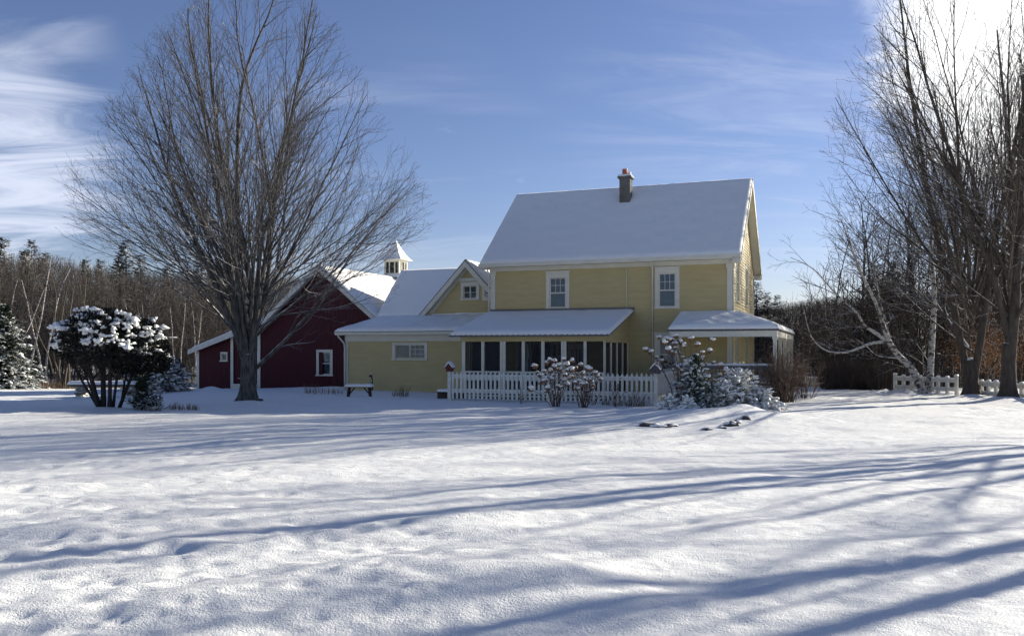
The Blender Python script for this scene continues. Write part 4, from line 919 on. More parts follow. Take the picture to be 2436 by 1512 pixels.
# ------------------------------------------------------------------ far woods
def bare_proto(seed, h, spread, mat, nm='forest_tree', trunk=None):
    P = dict(step=(1.0, .7, .5), up=(.01, .06, .05), wig=(.05, .08, .1), tip=(.2, .3, .5), rmin=.009, dens=(2.2, 3.2), f0=(.15, .15), ang=(42, 42), len=(spread, 1.2), rad=(.042, .016))
    t = Tree(seed, P); R = t.R
    k = R.choice((1, 1, 2))
    for i in range(k): t.grow((0, 0, -.3), (R.uniform(-.16, .16) + (.22 if i else 0), R.uniform(-.1, .1), 1), h * R.uniform(.9, 1), .085, 0)
    T = empty(nm, (0, 0, -50), 0); a = t.mesh('trunk', M[trunk or mat], T, (5, 3, 3), lv=(0,)); b = t.mesh('crown', M[mat], T, (5, 3, 3), lv=(1, 2)); return T
def conifer_proto(seed, h, r, mat, nm='pine_tree', ragged=.35, dens=1.0, snowy=False, base=.12):
    R = random.Random(seed); T = empty(nm, (0, 0, -50), 0)
    m_ = MB(); m_.tube([(0, 0, -.3), (0, 0, h * .6), (0, 0, h * .98)], [h * .018, h * .011, .01], 6); m_.build('trunk', M['barkdark'], T, True)
    m_ = MB(); z = h * base
    while z < h * .985:
        f = (z / h - base) / (1 - base); rr = r * (1 - f) ** .75 * R.uniform(1 - ragged, 1 + ragged * .4) + .05 * r
        nb = int((11 + 6 * (1 - f)) * dens)
        for i in range(nb):
            a = R.uniform(0, 6.28); L = rr * R.uniform(.6, 1.1); zz = z + R.uniform(-.02, .02) * h; dr = R.uniform(-.05, .28) * (1 - f) - .25 * f
            ns = max(3, int(L / (.16 * (h / 8) ** .5 + .08)))
            for j in range(ns):
                t_ = (j + 1) / ns; cx_, cy_, cz = cos(a) * L * t_, sin(a) * L * t_, zz - dr * L * t_ * t_ + .08 * L * t_
                w = (L * .42 * (1.15 - t_ * .75) + .10) * R.uniform(.7, 1.3)
                for sd in (-1, 1):
                    b = a + sd * R.uniform(.7, 1.3); ex, ey = cos(b) * w, sin(b) * w; th = R.uniform(-.35, .1) * w
                    px_, py_ = -sin(b) * w * .36, cos(b) * w * .36
                    m_.add([(cx_, cy_, cz), (cx_ + ex * .55 + px_, cy_ + ey * .55 + py_, cz + th * .4 + .02), (cx_ + ex, cy_ + ey, cz + th), (cx_ + ex * .55 - px_, cy_ + ey * .55 - py_, cz + th * .4 - .02)], [(0, 1, 2, 3)])
        z += h * .034 * R.uniform(.8, 1.2) * (1.15 - .4 * f)
    m_.build('crown', M[mat], T); return T
def birch_proto(seed, h):
    P = dict(step=(1.0, .6, .45), up=(.0, .05, .0), wig=(.045, .08, .1), tip=(.25, .3, .5), rmin=.009, dens=(1.3, 2.2), f0=(.4, .2), ang=(38, 38), len=(2.0, .9), rad=(.03, .014))
    t = Tree(seed, P); R = t.R
    for i in range(2): t.grow((0, 0, -.3), (R.uniform(-.18, .25), R.uniform(-.1, .1), 1), h * R.uniform(.8, 1), .085, 0)
    T = empty('birch_tree', (0, 0, -50), 0); t.mesh('trunk', M['birch'], T, (6, 3, 3), lv=(0,)); t.mesh('crown', M['fartwig'], T, (5, 3, 3), lv=(1, 2)); return T
def kill(T):
    for c in list(T.children): bpy.data.objects.remove(c)
    bpy.data.objects.remove(T)
RR = random.Random(99)
bl = [bare_proto(101 + i, 9.5, 3.0, 'fartwig') for i in range(4)]
bd = [bare_proto(201 + i, 9.0, 3.0, 'fartwig2') for i in range(3)]
pn = [conifer_proto(301 + i, 9.5, 2.2, 'needlebare') for i in range(2)]
wp = [conifer_proto(311 + i, 9.5, 3.0, 'needlebare', ragged=.6, base=.3) for i in range(2)]
br = [birch_proto(401 + i, 9.5) for i in range(3)]
for T in bl + bd: T['category'] = 'tree'
for T in pn + wp: T['category'] = 'pine tree'
for T in br: T['category'] = 'birch tree'
def topz(px, Y, tab):
    xs_ = [t[0] for t in tab]; ys_ = [t[1] for t in tab]; return HCAM + (HY - float(np.interp(px, xs_, ys_))) / FPX * Y
LEFT = [(-200, 590), (0, 612), (100, 605), (200, 630), (300, 645), (400, 650), (520, 650), (640, 655), (760, 668), (820, 695)]
RIGHT = [(1760, 735), (1850, 728), (1950, 712), (2050, 705), (2150, 700), (2300, 680), (2436, 660), (2700, 620)]
def plant(src, px, Y, zt, h0, lab, grp, rz=None):
    x = atY(px, Y); g = gh(x, Y); s = (zt - g) / h0; return copy_tree(src, (x, Y, g - .1), RR.uniform(0, 6.28) if rz is None else rz, s, lab, grp)
for i in range(84):
    Y = RR.uniform(58, 90); px = -150 + 950 * (i + RR.random()) / 84; 
    plant(RR.choice(bl), px, Y, topz(px, Y, LEFT) * RR.uniform(.82, 1.10), 9.8, 'bare brown tree in the dense thicket behind the left lawn', 'bare trees of the left thicket')
for i in range(64):
    Y = RR.uniform(60, 90); px = 1770 + 900 * (i + RR.random()) / 64
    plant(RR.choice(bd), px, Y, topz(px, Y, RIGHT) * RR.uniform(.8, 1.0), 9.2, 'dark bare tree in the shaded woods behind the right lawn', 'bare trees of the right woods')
for i, (px, py, Y, k) in enumerate([(10, 560, 88, 0), (75, 568, 86, 1), (60, 590, 80, 0), (110, 600, 84, 1), (205, 612, 88, 0), (300, 570, 80, 1), (285, 605, 84, 1), (335, 600, 86, 0), (240, 612, 90, 0), (400, 625, 88, 1), (480, 590, 86, 1), (520, 610, 84, 0), (650, 650, 90, 1)]):
    t = plant(pn[k], px, Y, HCAM + (HY - py) / FPX * Y, 9.5, ['dark pine top rising at the far left of the treeline', 'dark pine beside the leftmost one on the treeline', 'shorter pine under the left treetops', 'dark pine right of the tall left pair', 'small pine top in the dip of the left treeline', 'tallest pine of the left treeline, seen between maple twigs', 'pine touching the tallest pine on its left side', 'pine touching the tallest pine on its right side', 'small pine poking out left of the tallest pine', 'pine top seen through the left twigs of the maple', 'dark pine seen through the maple just left of its trunk', 'pine behind the trunk of the big maple', 'pine top behind the barn roof'][i], 'pines on the left treeline')
for i, (px, py, Y, k) in enumerate([(1800, 668, 72, 0), (1826, 692, 74, 1), (2085, 625, 60, 1), (2135, 618, 58, 0), (2110, 640, 62, 1), (1850, 700, 80, 0), (2280, 640, 74, 1)]):
    src = wp[k]
    plant(src, px, Y, HCAM + (HY - py) / FPX * Y, 9.5, ['dark pine just right of the farmhouse wall', 'dark pine a step right of the house corner', 'broad dark pine behind the birch limbs, left one of three', 'broad dark pine behind the birch limbs, right one of three', 'dark pine between the two broad ones behind the birch', 'lower pine in the woods right of the farmhouse', 'dark pine seen through the right maples'][i], 'pines in the right woods')
for i, (px, py, Y, k, rz, lab) in enumerate([(15, 640, 56, 0, 0, 'white birch pair leaning right at the left edge of the thicket'), (60, 560, 58, 1, 1, 'tall white birch left of the snowy spruce top'), (105, 600, 57, 2, 2, 'white birch between the spruce and the yew'),
        (310, 690, 56, 0, 2.5, 'white birch rising above the yew crown'), (345, 700, 57, 2, .4, 'birch with a forked stem just right of the one above the yew'), (425, 700, 56, 1, 3.0, 'thin white birch left of the maple crown base'), (470, 690, 57, 2, 4.0, 'slanting white birch nearest the maple trunk on its left')]):
    plant(br[k], px, Y, HCAM + (HY - py) / FPX * Y, 9.5, lab, 'birches in front of the left thicket', rz)
# taller bare trees between the birch and the right maples
tall = [(1985, 520, 46, bd[0], 'slim bare tree left of the leaning birch crown'), (2040, 440, 44, bd[1], 'tall bare tree rising behind the leaning birch'), (2095, 425, 42, bd[2], 'tall bare tree left of the upright birch'), (2150, 400, 45, bd[0], 'tall bare tree behind the upright birch'), (2200, 390, 48, bd[1], 'tall bare tree between the birches and the maples'), (2260, 330, 44, bd[2], 'tall bare tree just left of the forked maple'), (2340, 360, 47, bd[0], 'tall bare tree between the two maple trunks'), (2420, 300, 45, bd[1], 'tall bare tree behind the rightmost maple trunk'), (2130, 540, 40, bd[2], 'thin low tree behind the broad pines')]
for px, py, Y, src, lab in tall: plant(src, px, Y, HCAM + (HY - py) / FPX * Y, 9.4, lab, 'tall bare trees behind the drive fence')
fill = [(1880, 665), (1960, 590), (2050, 490), (2150, 430), (2300, 340), (2500, 250)]
for i in range(30):
    px = 1905 + 560 * (i + RR.random()) / 30; Y = RR.uniform(40, 56); t_ = float(np.interp(px, [a for a, b in fill], [b for a, b in fill])) + RR.uniform(-10, 120)
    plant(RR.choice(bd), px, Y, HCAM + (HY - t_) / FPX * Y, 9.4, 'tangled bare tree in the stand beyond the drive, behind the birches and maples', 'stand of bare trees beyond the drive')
for T in bl + bd + pn + wp + br: kill(T)
# the deep wood behind: one mass of stems and twigs
def wood_mass(name, x0, x1, y0, y1, tab, n, mat, seed, label):
    R = np.random.default_rng(seed); V = []; F = []
    Y = R.uniform(y0, y1, n); px = R.uniform(x0, x1, n); X = (px - CX) / FPX * Y
    zt = HCAM + (HY - np.interp(px, [t[0] for t in tab], [t[1] for t in tab])) / FPX * Y
    g = base_h(X, Y); base = g + (zt - g) * R.uniform(0, 1, n) ** 1.1 * .93
    L = np.minimum(R.uniform(.6, 2.4, n), zt * 1.03 - base); L = np.maximum(L, .25)
    az = R.uniform(0, 2 * pi, n); til = np.abs(R.normal(0, .85, n)); r = R.uniform(.007, .017, n)
    D = np.stack([np.sin(til) * np.cos(az), np.sin(til) * np.sin(az), np.cos(til)], 1) * L[:, None]
    A = np.stack([X, Y, base], 1); B = A + D; side = np.stack([np.sin(az + 1.2), np.cos(az + 1.2), 0 * az], 1); side2 = np.cross(D, side); side2 /= np.linalg.norm(side2, axis=1)[:, None]
    s1, s2 = side * r[:, None], side2 * r[:, None]
    V = np.stack([A - s1 - s2 * .5, A + s1 - s2 * .5, A + s2, B - s1 * .3, B + s1 * .3, B + s2 * .3], 1).reshape(-1, 3)
    i = np.arange(n)[:, None] * 6; F = np.concatenate([i + np.array([[0, 1, 4, 3]]), i + np.array([[1, 2, 5, 4]]), i + np.array([[2, 0, 3, 5]])], 0)
    mb = MB(); mb.add(V, F.tolist()); o = mb.build(name, mat); tag(o, label, kind='stuff'); return o
wood_mass('distant_woods', -250, 830, 62, 98, LEFT, 60000, M['fartwig'], 5, 'brown leafless thicket filling the background on the left')
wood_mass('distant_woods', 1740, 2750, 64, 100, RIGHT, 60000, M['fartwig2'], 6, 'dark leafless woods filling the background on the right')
wood_mass('distant_woods', 830, 1740, 80, 100, [(830, 745), (1740, 745)], 9000, M['fartwig'], 8, 'low leafless woods hidden behind the buildings')
def brush(name, boxes, label, seed, mat, h, kind='stuff', n=3000):
    R = np.random.default_rng(seed); mb = MB()
    for (x0, x1, y0, y1, k) in boxes:
        for i in range(k):
            Y = R.uniform(y0, y1); x = atY(R.uniform(x0, x1), Y); g = gh(x, Y); hh = h * R.uniform(.35, 1.1) * (1 + .45 * (sin(x * 1.3) + sin(x * 3.1 + 1)) * .5); a, b = R.normal(0, .25, 2) * hh
            q = R.uniform(0, pi); c_, s_ = .011 * cos(q), .011 * sin(q)
            mb.add([(x - c_, Y - s_, g - .05), (x + c_, Y + s_, g - .05), (x + a + c_ * .3, Y + b + s_ * .3, g + hh), (x + a - c_ * .3, Y + b - s_ * .3, g + hh)], [(0, 1, 2, 3)])
            if h > .4: mb.add([(x + a * .5 - c_ * .5, Y + b * .5, g + hh * .5), (x + a * .5 + c_ * .5, Y + b * .5, g + hh * .5), (x + a * .5 + R.normal(0, .2), Y + b * .5 + R.normal(0, .2), g + hh * .5 + R.uniform(.05, .3))], [(0, 1, 2)])
    o = mb.build(name, mat); tag(o, label, kind=kind); return o
brush('dry_grass', [(-120, 210, 47, 55, 2600), (-120, 700, 52, 60, 2600)], 'strip of dry brown grass along the edge of the left thicket', 3, M['brush'], .5)
brush('underbrush', [(1955, 2135, 38, 46, 9000)], 'brown leafless brush beyond the drive', 4, M['hedge'], 1.0)
brush('underbrush', [(2130, 2600, 40, 58, 3000), (1780, 1960, 48, 60, 1500)], 'thin brush along the foot of the right woods', 5, M['fartwig2'], 1.1)
brush('dry_grass', [(402, 472, 24.3, 25.2, 120)], 'tuft of dry weeds poking from the snow right of the small pine', 6, M['drygrass'], .16)
brush('dry_grass', [(725, 815, 32.5, 34.5, 110)], 'dry weeds in the snow below the barn window', 7, M['drygrass'], .28)
brush('dry_grass', [(935, 972, 30.5, 32, 60), (1430, 1545, 26.6, 27.3, 140)], 'dry stalks in the snow along the wing and fence', 8, M['drygrass'], .3)

# ------------------------------------------------------------------ beech with brown leaves behind the right trunks
def leafy():
    Y = 35.5; o = (atY(2345, Y), Y, gh(atY(2345, Y), Y)); P = dict(BIRCH, len0=1.6, dens=(0, 3.0, 3.6))
    q = lambda px, py, dy=0: pt(px, py, Y + dy, o)
    T = free_tree('beech_tree', 61, o, 'beech keeping its orange brown leaves behind the dark trunks', [([q(2345, 930), q(2348, 880), q(2352, 820), q(2345, 740), q(2350, 680)], .08, .01, 4.0), ([q(2346, 900), q(2375, 850), q(2420, 800), q(2450, 770)], .04, .008, 4), ([q(2346, 890), q(2315, 850), q(2290, 810), q(2275, 770)], .04, .008, 4)], P, ('barkdark', 'barkdark'))
    R = random.Random(4); m_ = MB()
    for cl in range(420):
        px = R.gauss(2355, 52); py = R.gauss(832, 36)
        if py < 700 or py > 893 or px > 2520: continue
        c = np.array(q(px, py, R.uniform(-1.2, 1.2)))
        for j in range(13):
            p = c + np.array([R.gauss(0, .16), R.gauss(0, .16), R.gauss(0, .12)]); a = nrm(np.array([R.gauss(0, 1), R.gauss(0, 1), R.gauss(0, .5)])) * .055; b = nrm(np.cross(a, (R.gauss(0, 1), R.gauss(0, 1), 1))) * .028
            m_.add([p, p + a * .5 + b, p + a, p + a * .5 - b], [(0, 1, 2, 3)])
    m_.build('foliage', M['leaf'], T)
leafy()

# ------------------------------------------------------------------ snow blobs
def ico(n=2):
    import bmesh
    bm = bmesh.new(); bmesh.ops.create_icosphere(bm, subdivisions=n, radius=1.0); v = np.array([x.co[:] for x in bm.verts]); bm.verts.index_update(); f = [tuple(x.index for x in q.verts) for q in bm.faces]; bm.free(); return v, f
IV, IF = ico(2); IV3, IF3 = ico(3)
def blob(mb, c, r, seed=0, flat=.35, lump=.25, big=False, mi=0):
    V, F = (IV3, IF3) if big else (IV, IF); R = random.Random(seed); a = np.array([[R.gauss(0, 1.7) for _ in range(3)] for _ in range(4)]); ph = [R.uniform(0, 6) for _ in range(4)]
    w = 1 + lump * .4 * sum(np.sin(V @ a[k] * 1.6 + ph[k]) for k in range(4)); P = V * w[:, None]; P[:, 2] = np.where(P[:, 2] < 0, P[:, 2] * flat, P[:, 2])
    mb.add(P * np.array(r) + np.array(c), F, mi)

# ------------------------------------------------------------------ yews
def yew(loc, label, rx, ry, z0, z1, stems, seed, blobs, blobside=None):
    T = empty('yew_tree', loc, 0, label, 'yew', 'clipped yews on the left lawn'); R = random.Random(seed)
    for (a, b, r) in stems:
        m_ = MB(); c = (np.array(a) + np.array(b)) / 2 + np.array((R.uniform(-.06, .06), R.uniform(-.05, .05), 0)); P = []
        for i in range(9): t_ = i / 8; P.append(np.array(a) * (1 - t_) ** 2 + 2 * c * t_ * (1 - t_) + np.array(b) * t_ ** 2)
        m_.tube(P, np.linspace(r, r * .6, 9) * (1 + .08 * np.sin(np.arange(9) * 2.2)), 8)
        for k in range(6):
            p = P[4 + k % 5]; m_.tube([p, p + np.array((R.uniform(-.4, .4), R.uniform(-.3, .3), R.uniform(.25, .5)))], [r * .4, .008], 4)
        m_.build('trunk', M['yewbark'], T, True)
    m_ = MB()
    def surf(u, az, k=1.0):
        # dome: wide just above the bottom, round top
        z = z0 + (z1 - z0) * u; w = math.sqrt(max(0, 1 - (max(0, u - .22) / .78) ** 2.1)) if u > .22 else .72 + .28 * (u / .22)
        n_ = 1 + .07 * sin(3 * az + seed) + .05 * sin(7 * az + u * 6)
        return np.array((rx * w * n_ * k * cos(az), ry * w * n_ * k * sin(az), z))
    for i in range(9500):
        u = R.random(); az = R.uniform(0, 6.28); k = 1 - abs(R.gauss(0, .14)); p = surf(u * (1 if k > .8 else .9), az, k) + np.array((0, 0, R.gauss(0, .03)))
        out = nrm(np.array((p[0] / rx, p[1] / ry, (p[2] - z0 - (z1 - z0) * .3) / (z1 - z0) * 1.2 + .25))); d = nrm(out + np.array([R.gauss(0, .55) for _ in range(3)])); L = R.uniform(.05, .12)
        b = nrm(np.cross(d, [R.gauss(0, 1) for _ in range(3)])) * L * .28
        m_.add([p, p + d * L * .5 + b, p + d * L, p + d * L * .5 - b], [(0, 1, 2, 3)])
    for i in range(900):  # drooping dead twigs under the crown
        az = R.uniform(0, 6.28); k = math.sqrt(R.random()); p = surf(.05, az, k * .9); e = np.array((p[0] * R.uniform(.35, .9), p[1] * R.uniform(.35, .9), p[2] - R.uniform(.1, .55) * (1.1 - k)))
        m_.add([p + (-.006, 0, 0), p + (.006, 0, 0), e], [(0, 1, 2)])
    cr = m_.build('crown', M['yew'], T)
    s = MB()
    for i in range(blobs):
        u = R.uniform(.16, .97) ** .8; az = R.uniform(pi, 2 * pi) if R.random() < .8 else R.uniform(0, pi)
        if blobside and R.random() < .65: az = R.uniform(*blobside)
        p = surf(u, az, 1.0); g_ = R.choice((1, 1, .7, .7, .5, .5, .45, .4, .35)); r = .17 * g_
        for k in range(R.choice((3, 4, 6, 8))):
            o = np.array((R.gauss(0, .12), R.gauss(0, .06), R.gauss(0, .045))) * g_ * 1.3
            blob(s, p + o * (1.25, 1, 1.1) + (0, 0, .0), (r * R.uniform(.25, .8), r * R.uniform(.3, .6), r * R.uniform(.22, .6)), R.random() * 1e6, .55, .75)
    tag(s.build('snow', M['snow'], cr, True), kind='stuff'); return T
yx, yy = gp(247, 977); yz = gh(yx, yy)
yew((yx, yy, yz - .03), 'big yew with dark bare stems under a snow dotted dome', 1.36, 1.15, 1.34, 2.76,
    [((-.12, 0, 0), (-.58, .1, 1.6), .075), ((-.04, .05, 0), (-.15, .2, 1.6), .085), ((-.20, .1, 0), (-1.0, -.1, 1.5), .04), ((.16, 0, 0), (.2, -.1, 1.6), .065), ((.22, .1, 0), (.48, .1, 1.6), .045), ((-.10, -.1, 0), (-.36, -.3, 1.6), .035), ((-.18, .0, 0), (-.8, .2, 1.5), .03)], 7, 84)
y2x, y2y = gp(283, 976); y2x += .05; y2y += .55
yew((atY(283, y2y), y2y, gh(atY(283, y2y), y2y) - .03), 'darker yew on one slanting stem right of the big yew', .85, .8, 1.08, 2.58, [((0, 0, 0), (.55, .1, 1.5), .055), ((.02, .05, 0), (.2, .2, 1.4), .035)], 8, 16, (5.0, 6.5))
for T in [o for o in bpy.data.objects if o.name == 'yew_tree.001']:
    for c in T.children:
        if c.name.startswith('crown'): c.location.x = .55
        
# ------------------------------------------------------------------ near evergreens
def blob_dir(mb, c, d, L, w, seed, flat=.5, lump=.5):
    """snow lump stretched along direction d"""
    R = random.Random(seed); a = np.array([[R.gauss(0, 1.7) for _ in range(3)] for _ in range(3)]); ph = [R.uniform(0, 6) for _ in range(3)]
    ww = 1 + lump * .4 * sum(np.sin(IV @ a[k] * 1.8 + ph[k]) for k in range(3)); P = IV * ww[:, None]; P[:, 2] = np.where(P[:, 2] < 0, P[:, 2] * flat, P[:, 2])
    d = nrm(np.array(d, float)); sdv = nrm(np.cross((0, 0, 1.), d)); up = np.cross(d, sdv)
    mb.add(P[:, :1] * d * L + P[:, 1:2] * sdv * w + P[:, 2:] * up * w * .75 + np.array(c), IF)
def fir(name, loc, label, h, r, seed, mat, cat, n=90, sq=(1, 1), droop=.5, blobs=.5, lean=(0, 0), wid=.07, group=None, el=(10, 75), bs=.045, conic=.8, low=.02):
    """evergreen shrub: boughs arch up and out from the stem and bend down at the tips, snow rests along them"""
    T = empty(name, loc, 0, label, cat, group); R = random.Random(seed)
    m_ = MB(); m_.tube([(0, 0, -.1), (lean[0] * h * .5, lean[1] * h * .5, h * .5), (lean[0] * h, lean[1] * h, h * .97)], [.045 * h ** .5, .03 * h ** .5, .006], 6); m_.build('trunk', M['barkdark'], T, True)
    m_ = MB(); s = MB()
    for i in range(n):
        f = ((i + R.random()) / n) ** 1.15 * .96 + low; a = i * 2.4 + R.uniform(-.3, .3); z = f * h
        L = max(.08, r * (1 - f) ** conic * R.uniform(.75, 1.2)); e0 = radians(el[0] + (el[1] - el[0]) * f ** 1.5 + R.uniform(-8, 12))
        d = np.array((cos(a) * cos(e0), sin(a) * cos(e0), sin(e0))); st = .05; ns = max(3, int(L / st)); p = np.array((lean[0] * z, lean[1] * z, z)); pts = [p]
        for j in range(ns):
            d = nrm(d + np.array((R.gauss(0, .06), R.gauss(0, .06), -droop * st / max(.25, L) * 2 * (.4 + j / ns)))); p = p + d * st * np.array((sq[0], sq[1], 1)); p[2] = max(p[2], .03); pts.append(p)
            w = wid * (1.25 - (j / ns) * .6) * R.uniform(.7, 1.3)
            sdv = nrm(np.cross(d, (0, 0, 1.)))
            for q in range(4):
                sd = -1 if q % 2 else 1; e = nrm(d * R.uniform(.3, 1.1) + sdv * sd * R.uniform(.3, 1) + np.array((0, 0, R.uniform(-.5, .35)))) * w; c = nrm(np.cross(e, (R.gauss(0, .5), R.gauss(0, .5), 1))) * w * .15
                m_.add([p, p + e * .5 + c, p + e, p + e * .5 - c], [(0, 1, 2, 3)])
        j = 1 if L < .3 else int(ns * .3)
        while j < len(pts) - 1:
            if R.random() < blobs:
                g_ = bs * R.uniform(.45, 1.25) * (1.2 - .4 * j / ns); q = pts[j] + np.array((R.gauss(0, .012), R.gauss(0, .012), g_ * .35)); blob_dir(s, q, pts[j + 1] - pts[j - 1], g_ * R.uniform(1.1, 2.1), g_, R.random() * 1e6)
            j += R.choice((1, 1, 2))
    cr = m_.build('crown', M[mat], T)
    if s.n: tag(s.build('snow', M['snow'], cr, True), kind='stuff')
    return T
def place(px, Y): x = atY(px, Y); return (x, Y, gh(x, Y) - .03)
fir('fir_shrub', place(1655, 24.6), 'bushy green fir loaded with snow right of the fence end', 1.50, 1.05, 1, 'firgreen', 'fir shrub', 230, (1.0, .8), .6, .15, (-.02, 0), .085, bs=.05, conic=.62)
fir('fir_shrub', place(1688, 23.6), 'low green fir bough clump at the front of the bed', .70, .62, 2, 'firgreen', 'fir shrub', 95, (.95, .8), .9, .07, wid=.08, bs=.04)
J = dict(wid=.075, bs=.05, conic=.55)
fir('juniper_shrub', place(1762, 25.3), 'grey green juniper buried in snow beside the porch railing', 1.05, 1.10, 3, 'needlesnow', 'juniper', 170, (1.05, .9), .55, .55, (-.10, 0), **J)
fir('juniper_shrub', place(1808, 25.0), 'low snowy juniper spilling right towards the drive', .48, .85, 4, 'needlesnow', 'juniper', 110, (1.0, .7), .5, .6, (.1, 0), **J)
fir('juniper_shrub', place(1722, 24.6), 'snowy juniper between the green fir and the big juniper', .75, .75, 14, 'needlesnow', 'juniper', 100, (1.0, .7), .5, .45, **J)
fir('juniper_shrub', place(1590, 23.4), 'small snow covered shrub at the left end of the bed', .36, .42, 5, 'needlesnow', 'shrub', 60, (1.1, .7), .7, .8, **J)
fir('juniper_shrub', place(1635, 23.0), 'small snow covered shrub below the green fir', .30, .38, 6, 'needlesnow', 'shrub', 50, (1.1, .7), .7, .8, **J)
fir('pine_sapling', place(338, 24.2), 'knee high dark pine sapling right of the yews', .85, .52, 7, 'needle', 'pine sapling', 95, (1.15, .8), -.2, .14, wid=.12, el=(15, 75), bs=.035)
fir('pine_sapling', place(368, 23.9), 'low branch tuft of pine beside the sapling', .36, .36, 17, 'needle', 'pine sapling', 36, (1.1, .8), -.3, .2, (.3, 0), .09, el=(10, 60), bs=.03)
SP = dict(wid=.19, bs=.085, el=(2, 50), conic=.85)
fir('spruce_tree', place(12, 44), 'snowy spruce at the left edge of the lawn', 4.3, 2.2, 8, 'needle', 'spruce', 330, (1, 1), .35, .045, **SP)
fir('spruce_tree', place(-70, 47), 'second snowy spruce cut by the left picture edge', 5.0, 2.4, 18, 'needle', 'spruce', 300, (1, 1), .35, .045, **SP)
JF = dict(wid=.13, bs=.07, el=(15, 70), conic=.7)
fir('juniper_shrub', place(392, 37), 'snowy conical juniper between the yew and the barn', 1.75, 1.1, 9, 'needle', 'juniper', 120, (1, 1), .5, .22, **JF)
fir('juniper_shrub', place(425, 38), 'snowy juniper nearest the barn shed', 1.3, .9, 10, 'needle', 'juniper', 90, (1, 1), .5, .22, **JF)
fir('juniper_shrub', place(352, 35), 'dark low juniper right behind the yews', 1.2, .9, 12, 'needle', 'juniper', 90, (1, 1), .5, .16, **JF)
fir('juniper_shrub', place(325, 38), 'snow flecked juniper seen between the yew stems', 1.5, .9, 13, 'needle', 'juniper', 90, (1, 1), .5, .2, **JF)

# ------------------------------------------------------------------ hydrangeas
def hydrangea(loc, label, stems, seed, base_spread=.18, hr=.08):
    T = empty('hydrangea_bush', loc, 0, label, 'hydrangea', 'dried hydrangeas along the fence'); R = random.Random(seed); m_ = MB(); heads = []
    for (dx, dy, h) in stems:
        b = np.array((dx * base_spread + R.gauss(0, .03), dy * base_spread + R.gauss(0, .03), -.05)); e = np.array((dx, dy, h)); c = np.array((dx * .45, dy * .45, h * .65)); P = []
        for i in range(8): t_ = i / 7; P.append(b * (1 - t_) ** 2 + 2 * c * t_ * (1 - t_) + e * t_ ** 2 + np.array((R.gauss(0, .012), R.gauss(0, .012), 0)))
        m_.tube(P, np.linspace(.013, .005, 8), 5); heads.append((e, R.uniform(.75, 1.2)))
        for k in range(2):
            p = P[R.choice((3, 4, 5))]; q = p + np.array((R.uniform(-.22, .22), R.uniform(-.12, .12), R.uniform(.1, .3))); m_.tube([p, (p + q) / 2 + (0, 0, .03), q], [.007, .006, .004], 4)
            if R.random() < .55: heads.append((q, R.uniform(.5, .8)))
        for k in range(3): p = P[R.choice((2, 3, 4, 5, 6))]; m_.tube([p, p + np.array((R.uniform(-.14, .14), R.uniform(-.1, .1), R.uniform(.02, .16)))], [.004, .002], 3)
    m_.build('stem', M['shrubstem'], T, True)
    for i, (p, s) in enumerate(heads[:80]):
        f = MB(); r = hr * s; tw = R.uniform(-.4, .4)
        for k in range(46):
            d = nrm(np.array([R.gauss(0, 1), R.gauss(0, 1), R.gauss(-.05, .85)])); q = p + d * r * np.array((1, 1, .85)) * R.uniform(.75, 1); a = nrm(np.cross(d, [R.gauss(0, 1) for _ in range(3)])) * r * .38; b = nrm(np.cross(d, a)) * r * .38
            f.add([q - a, q - b, q + a + d * .01, q + b], [(0, 1, 2, 3)])
        o = f.build('flower_head', M['flower'], T)
        c = MB(); blob(c, p + np.array((tw * r * .6, R.uniform(-.5, .2) * r, r * R.uniform(.2, .4))), (r * 1.02, r * .95, r * R.uniform(.7, .95)), i + seed * 100, R.uniform(.25, .7), .45); c.build('snow', M['snow'], o, True)
    return T
R_ = random.Random(77)
def hx(px, py, Y, loc): return (atY(px, Y) - loc[0], HCAM + (HY - py) / FPX * Y - loc[2])
def hyd(px0, Y, pts, label, seed, **k):
    loc = place(px0, Y); st = []
    for (px, py) in pts:
        a, h = hx(px, py, Y, loc); st.append((a, R_.uniform(-.3, .3), h))
    hydrangea(loc, label, st, seed, **k)
hyd(1322, 26.1, [(1273, 872), (1283, 893), (1262, 925), (1300, 864), (1307, 858), (1320, 858), (1318, 872), (1331, 868), (1341, 855), (1335, 880), (1345, 892), (1356, 900), (1296, 905), (1310, 884), (1302, 922), (1350, 876), (1362, 896), (1349, 912), (1289, 908)], 'dried hydrangea with snow capped flower heads, left one of the fence pair', 1)
hyd(1388, 26.0, [(1361, 858), (1358, 880), (1372, 876), (1380, 868), (1384, 888), (1395, 875), (1402, 878), (1414, 887), (1420, 893), (1428, 902), (1398, 905), (1388, 912), (1410, 920), (1372, 925), (1396, 930), (1350, 868), (1344, 903), (1366, 910), (1405, 902)], 'dried hydrangea with snow capped flower heads, right one of the fence pair', 2)
hyd(1462, 26.4, [(1468, 912), (1478, 898), (1455, 925), (1487, 930)], 'low thin dried shrub before the right half of the fence', 3, hr=.03)
hyd(1640, 26.2, [(1537, 832), (1548, 838), (1568, 803), (1578, 815), (1590, 806), (1585, 832), (1600, 808), (1612, 800), (1608, 818), (1620, 812), (1628, 822), (1600, 840), (1643, 806), (1660, 820), (1672, 838), (1690, 808), (1680, 850), (1685, 835), (1697, 862), (1708, 868), (1655, 848), (1640, 860), (1722, 880)], 'tall dried hydrangea rising above the fir, before the porch window', 4, base_spread=.35)

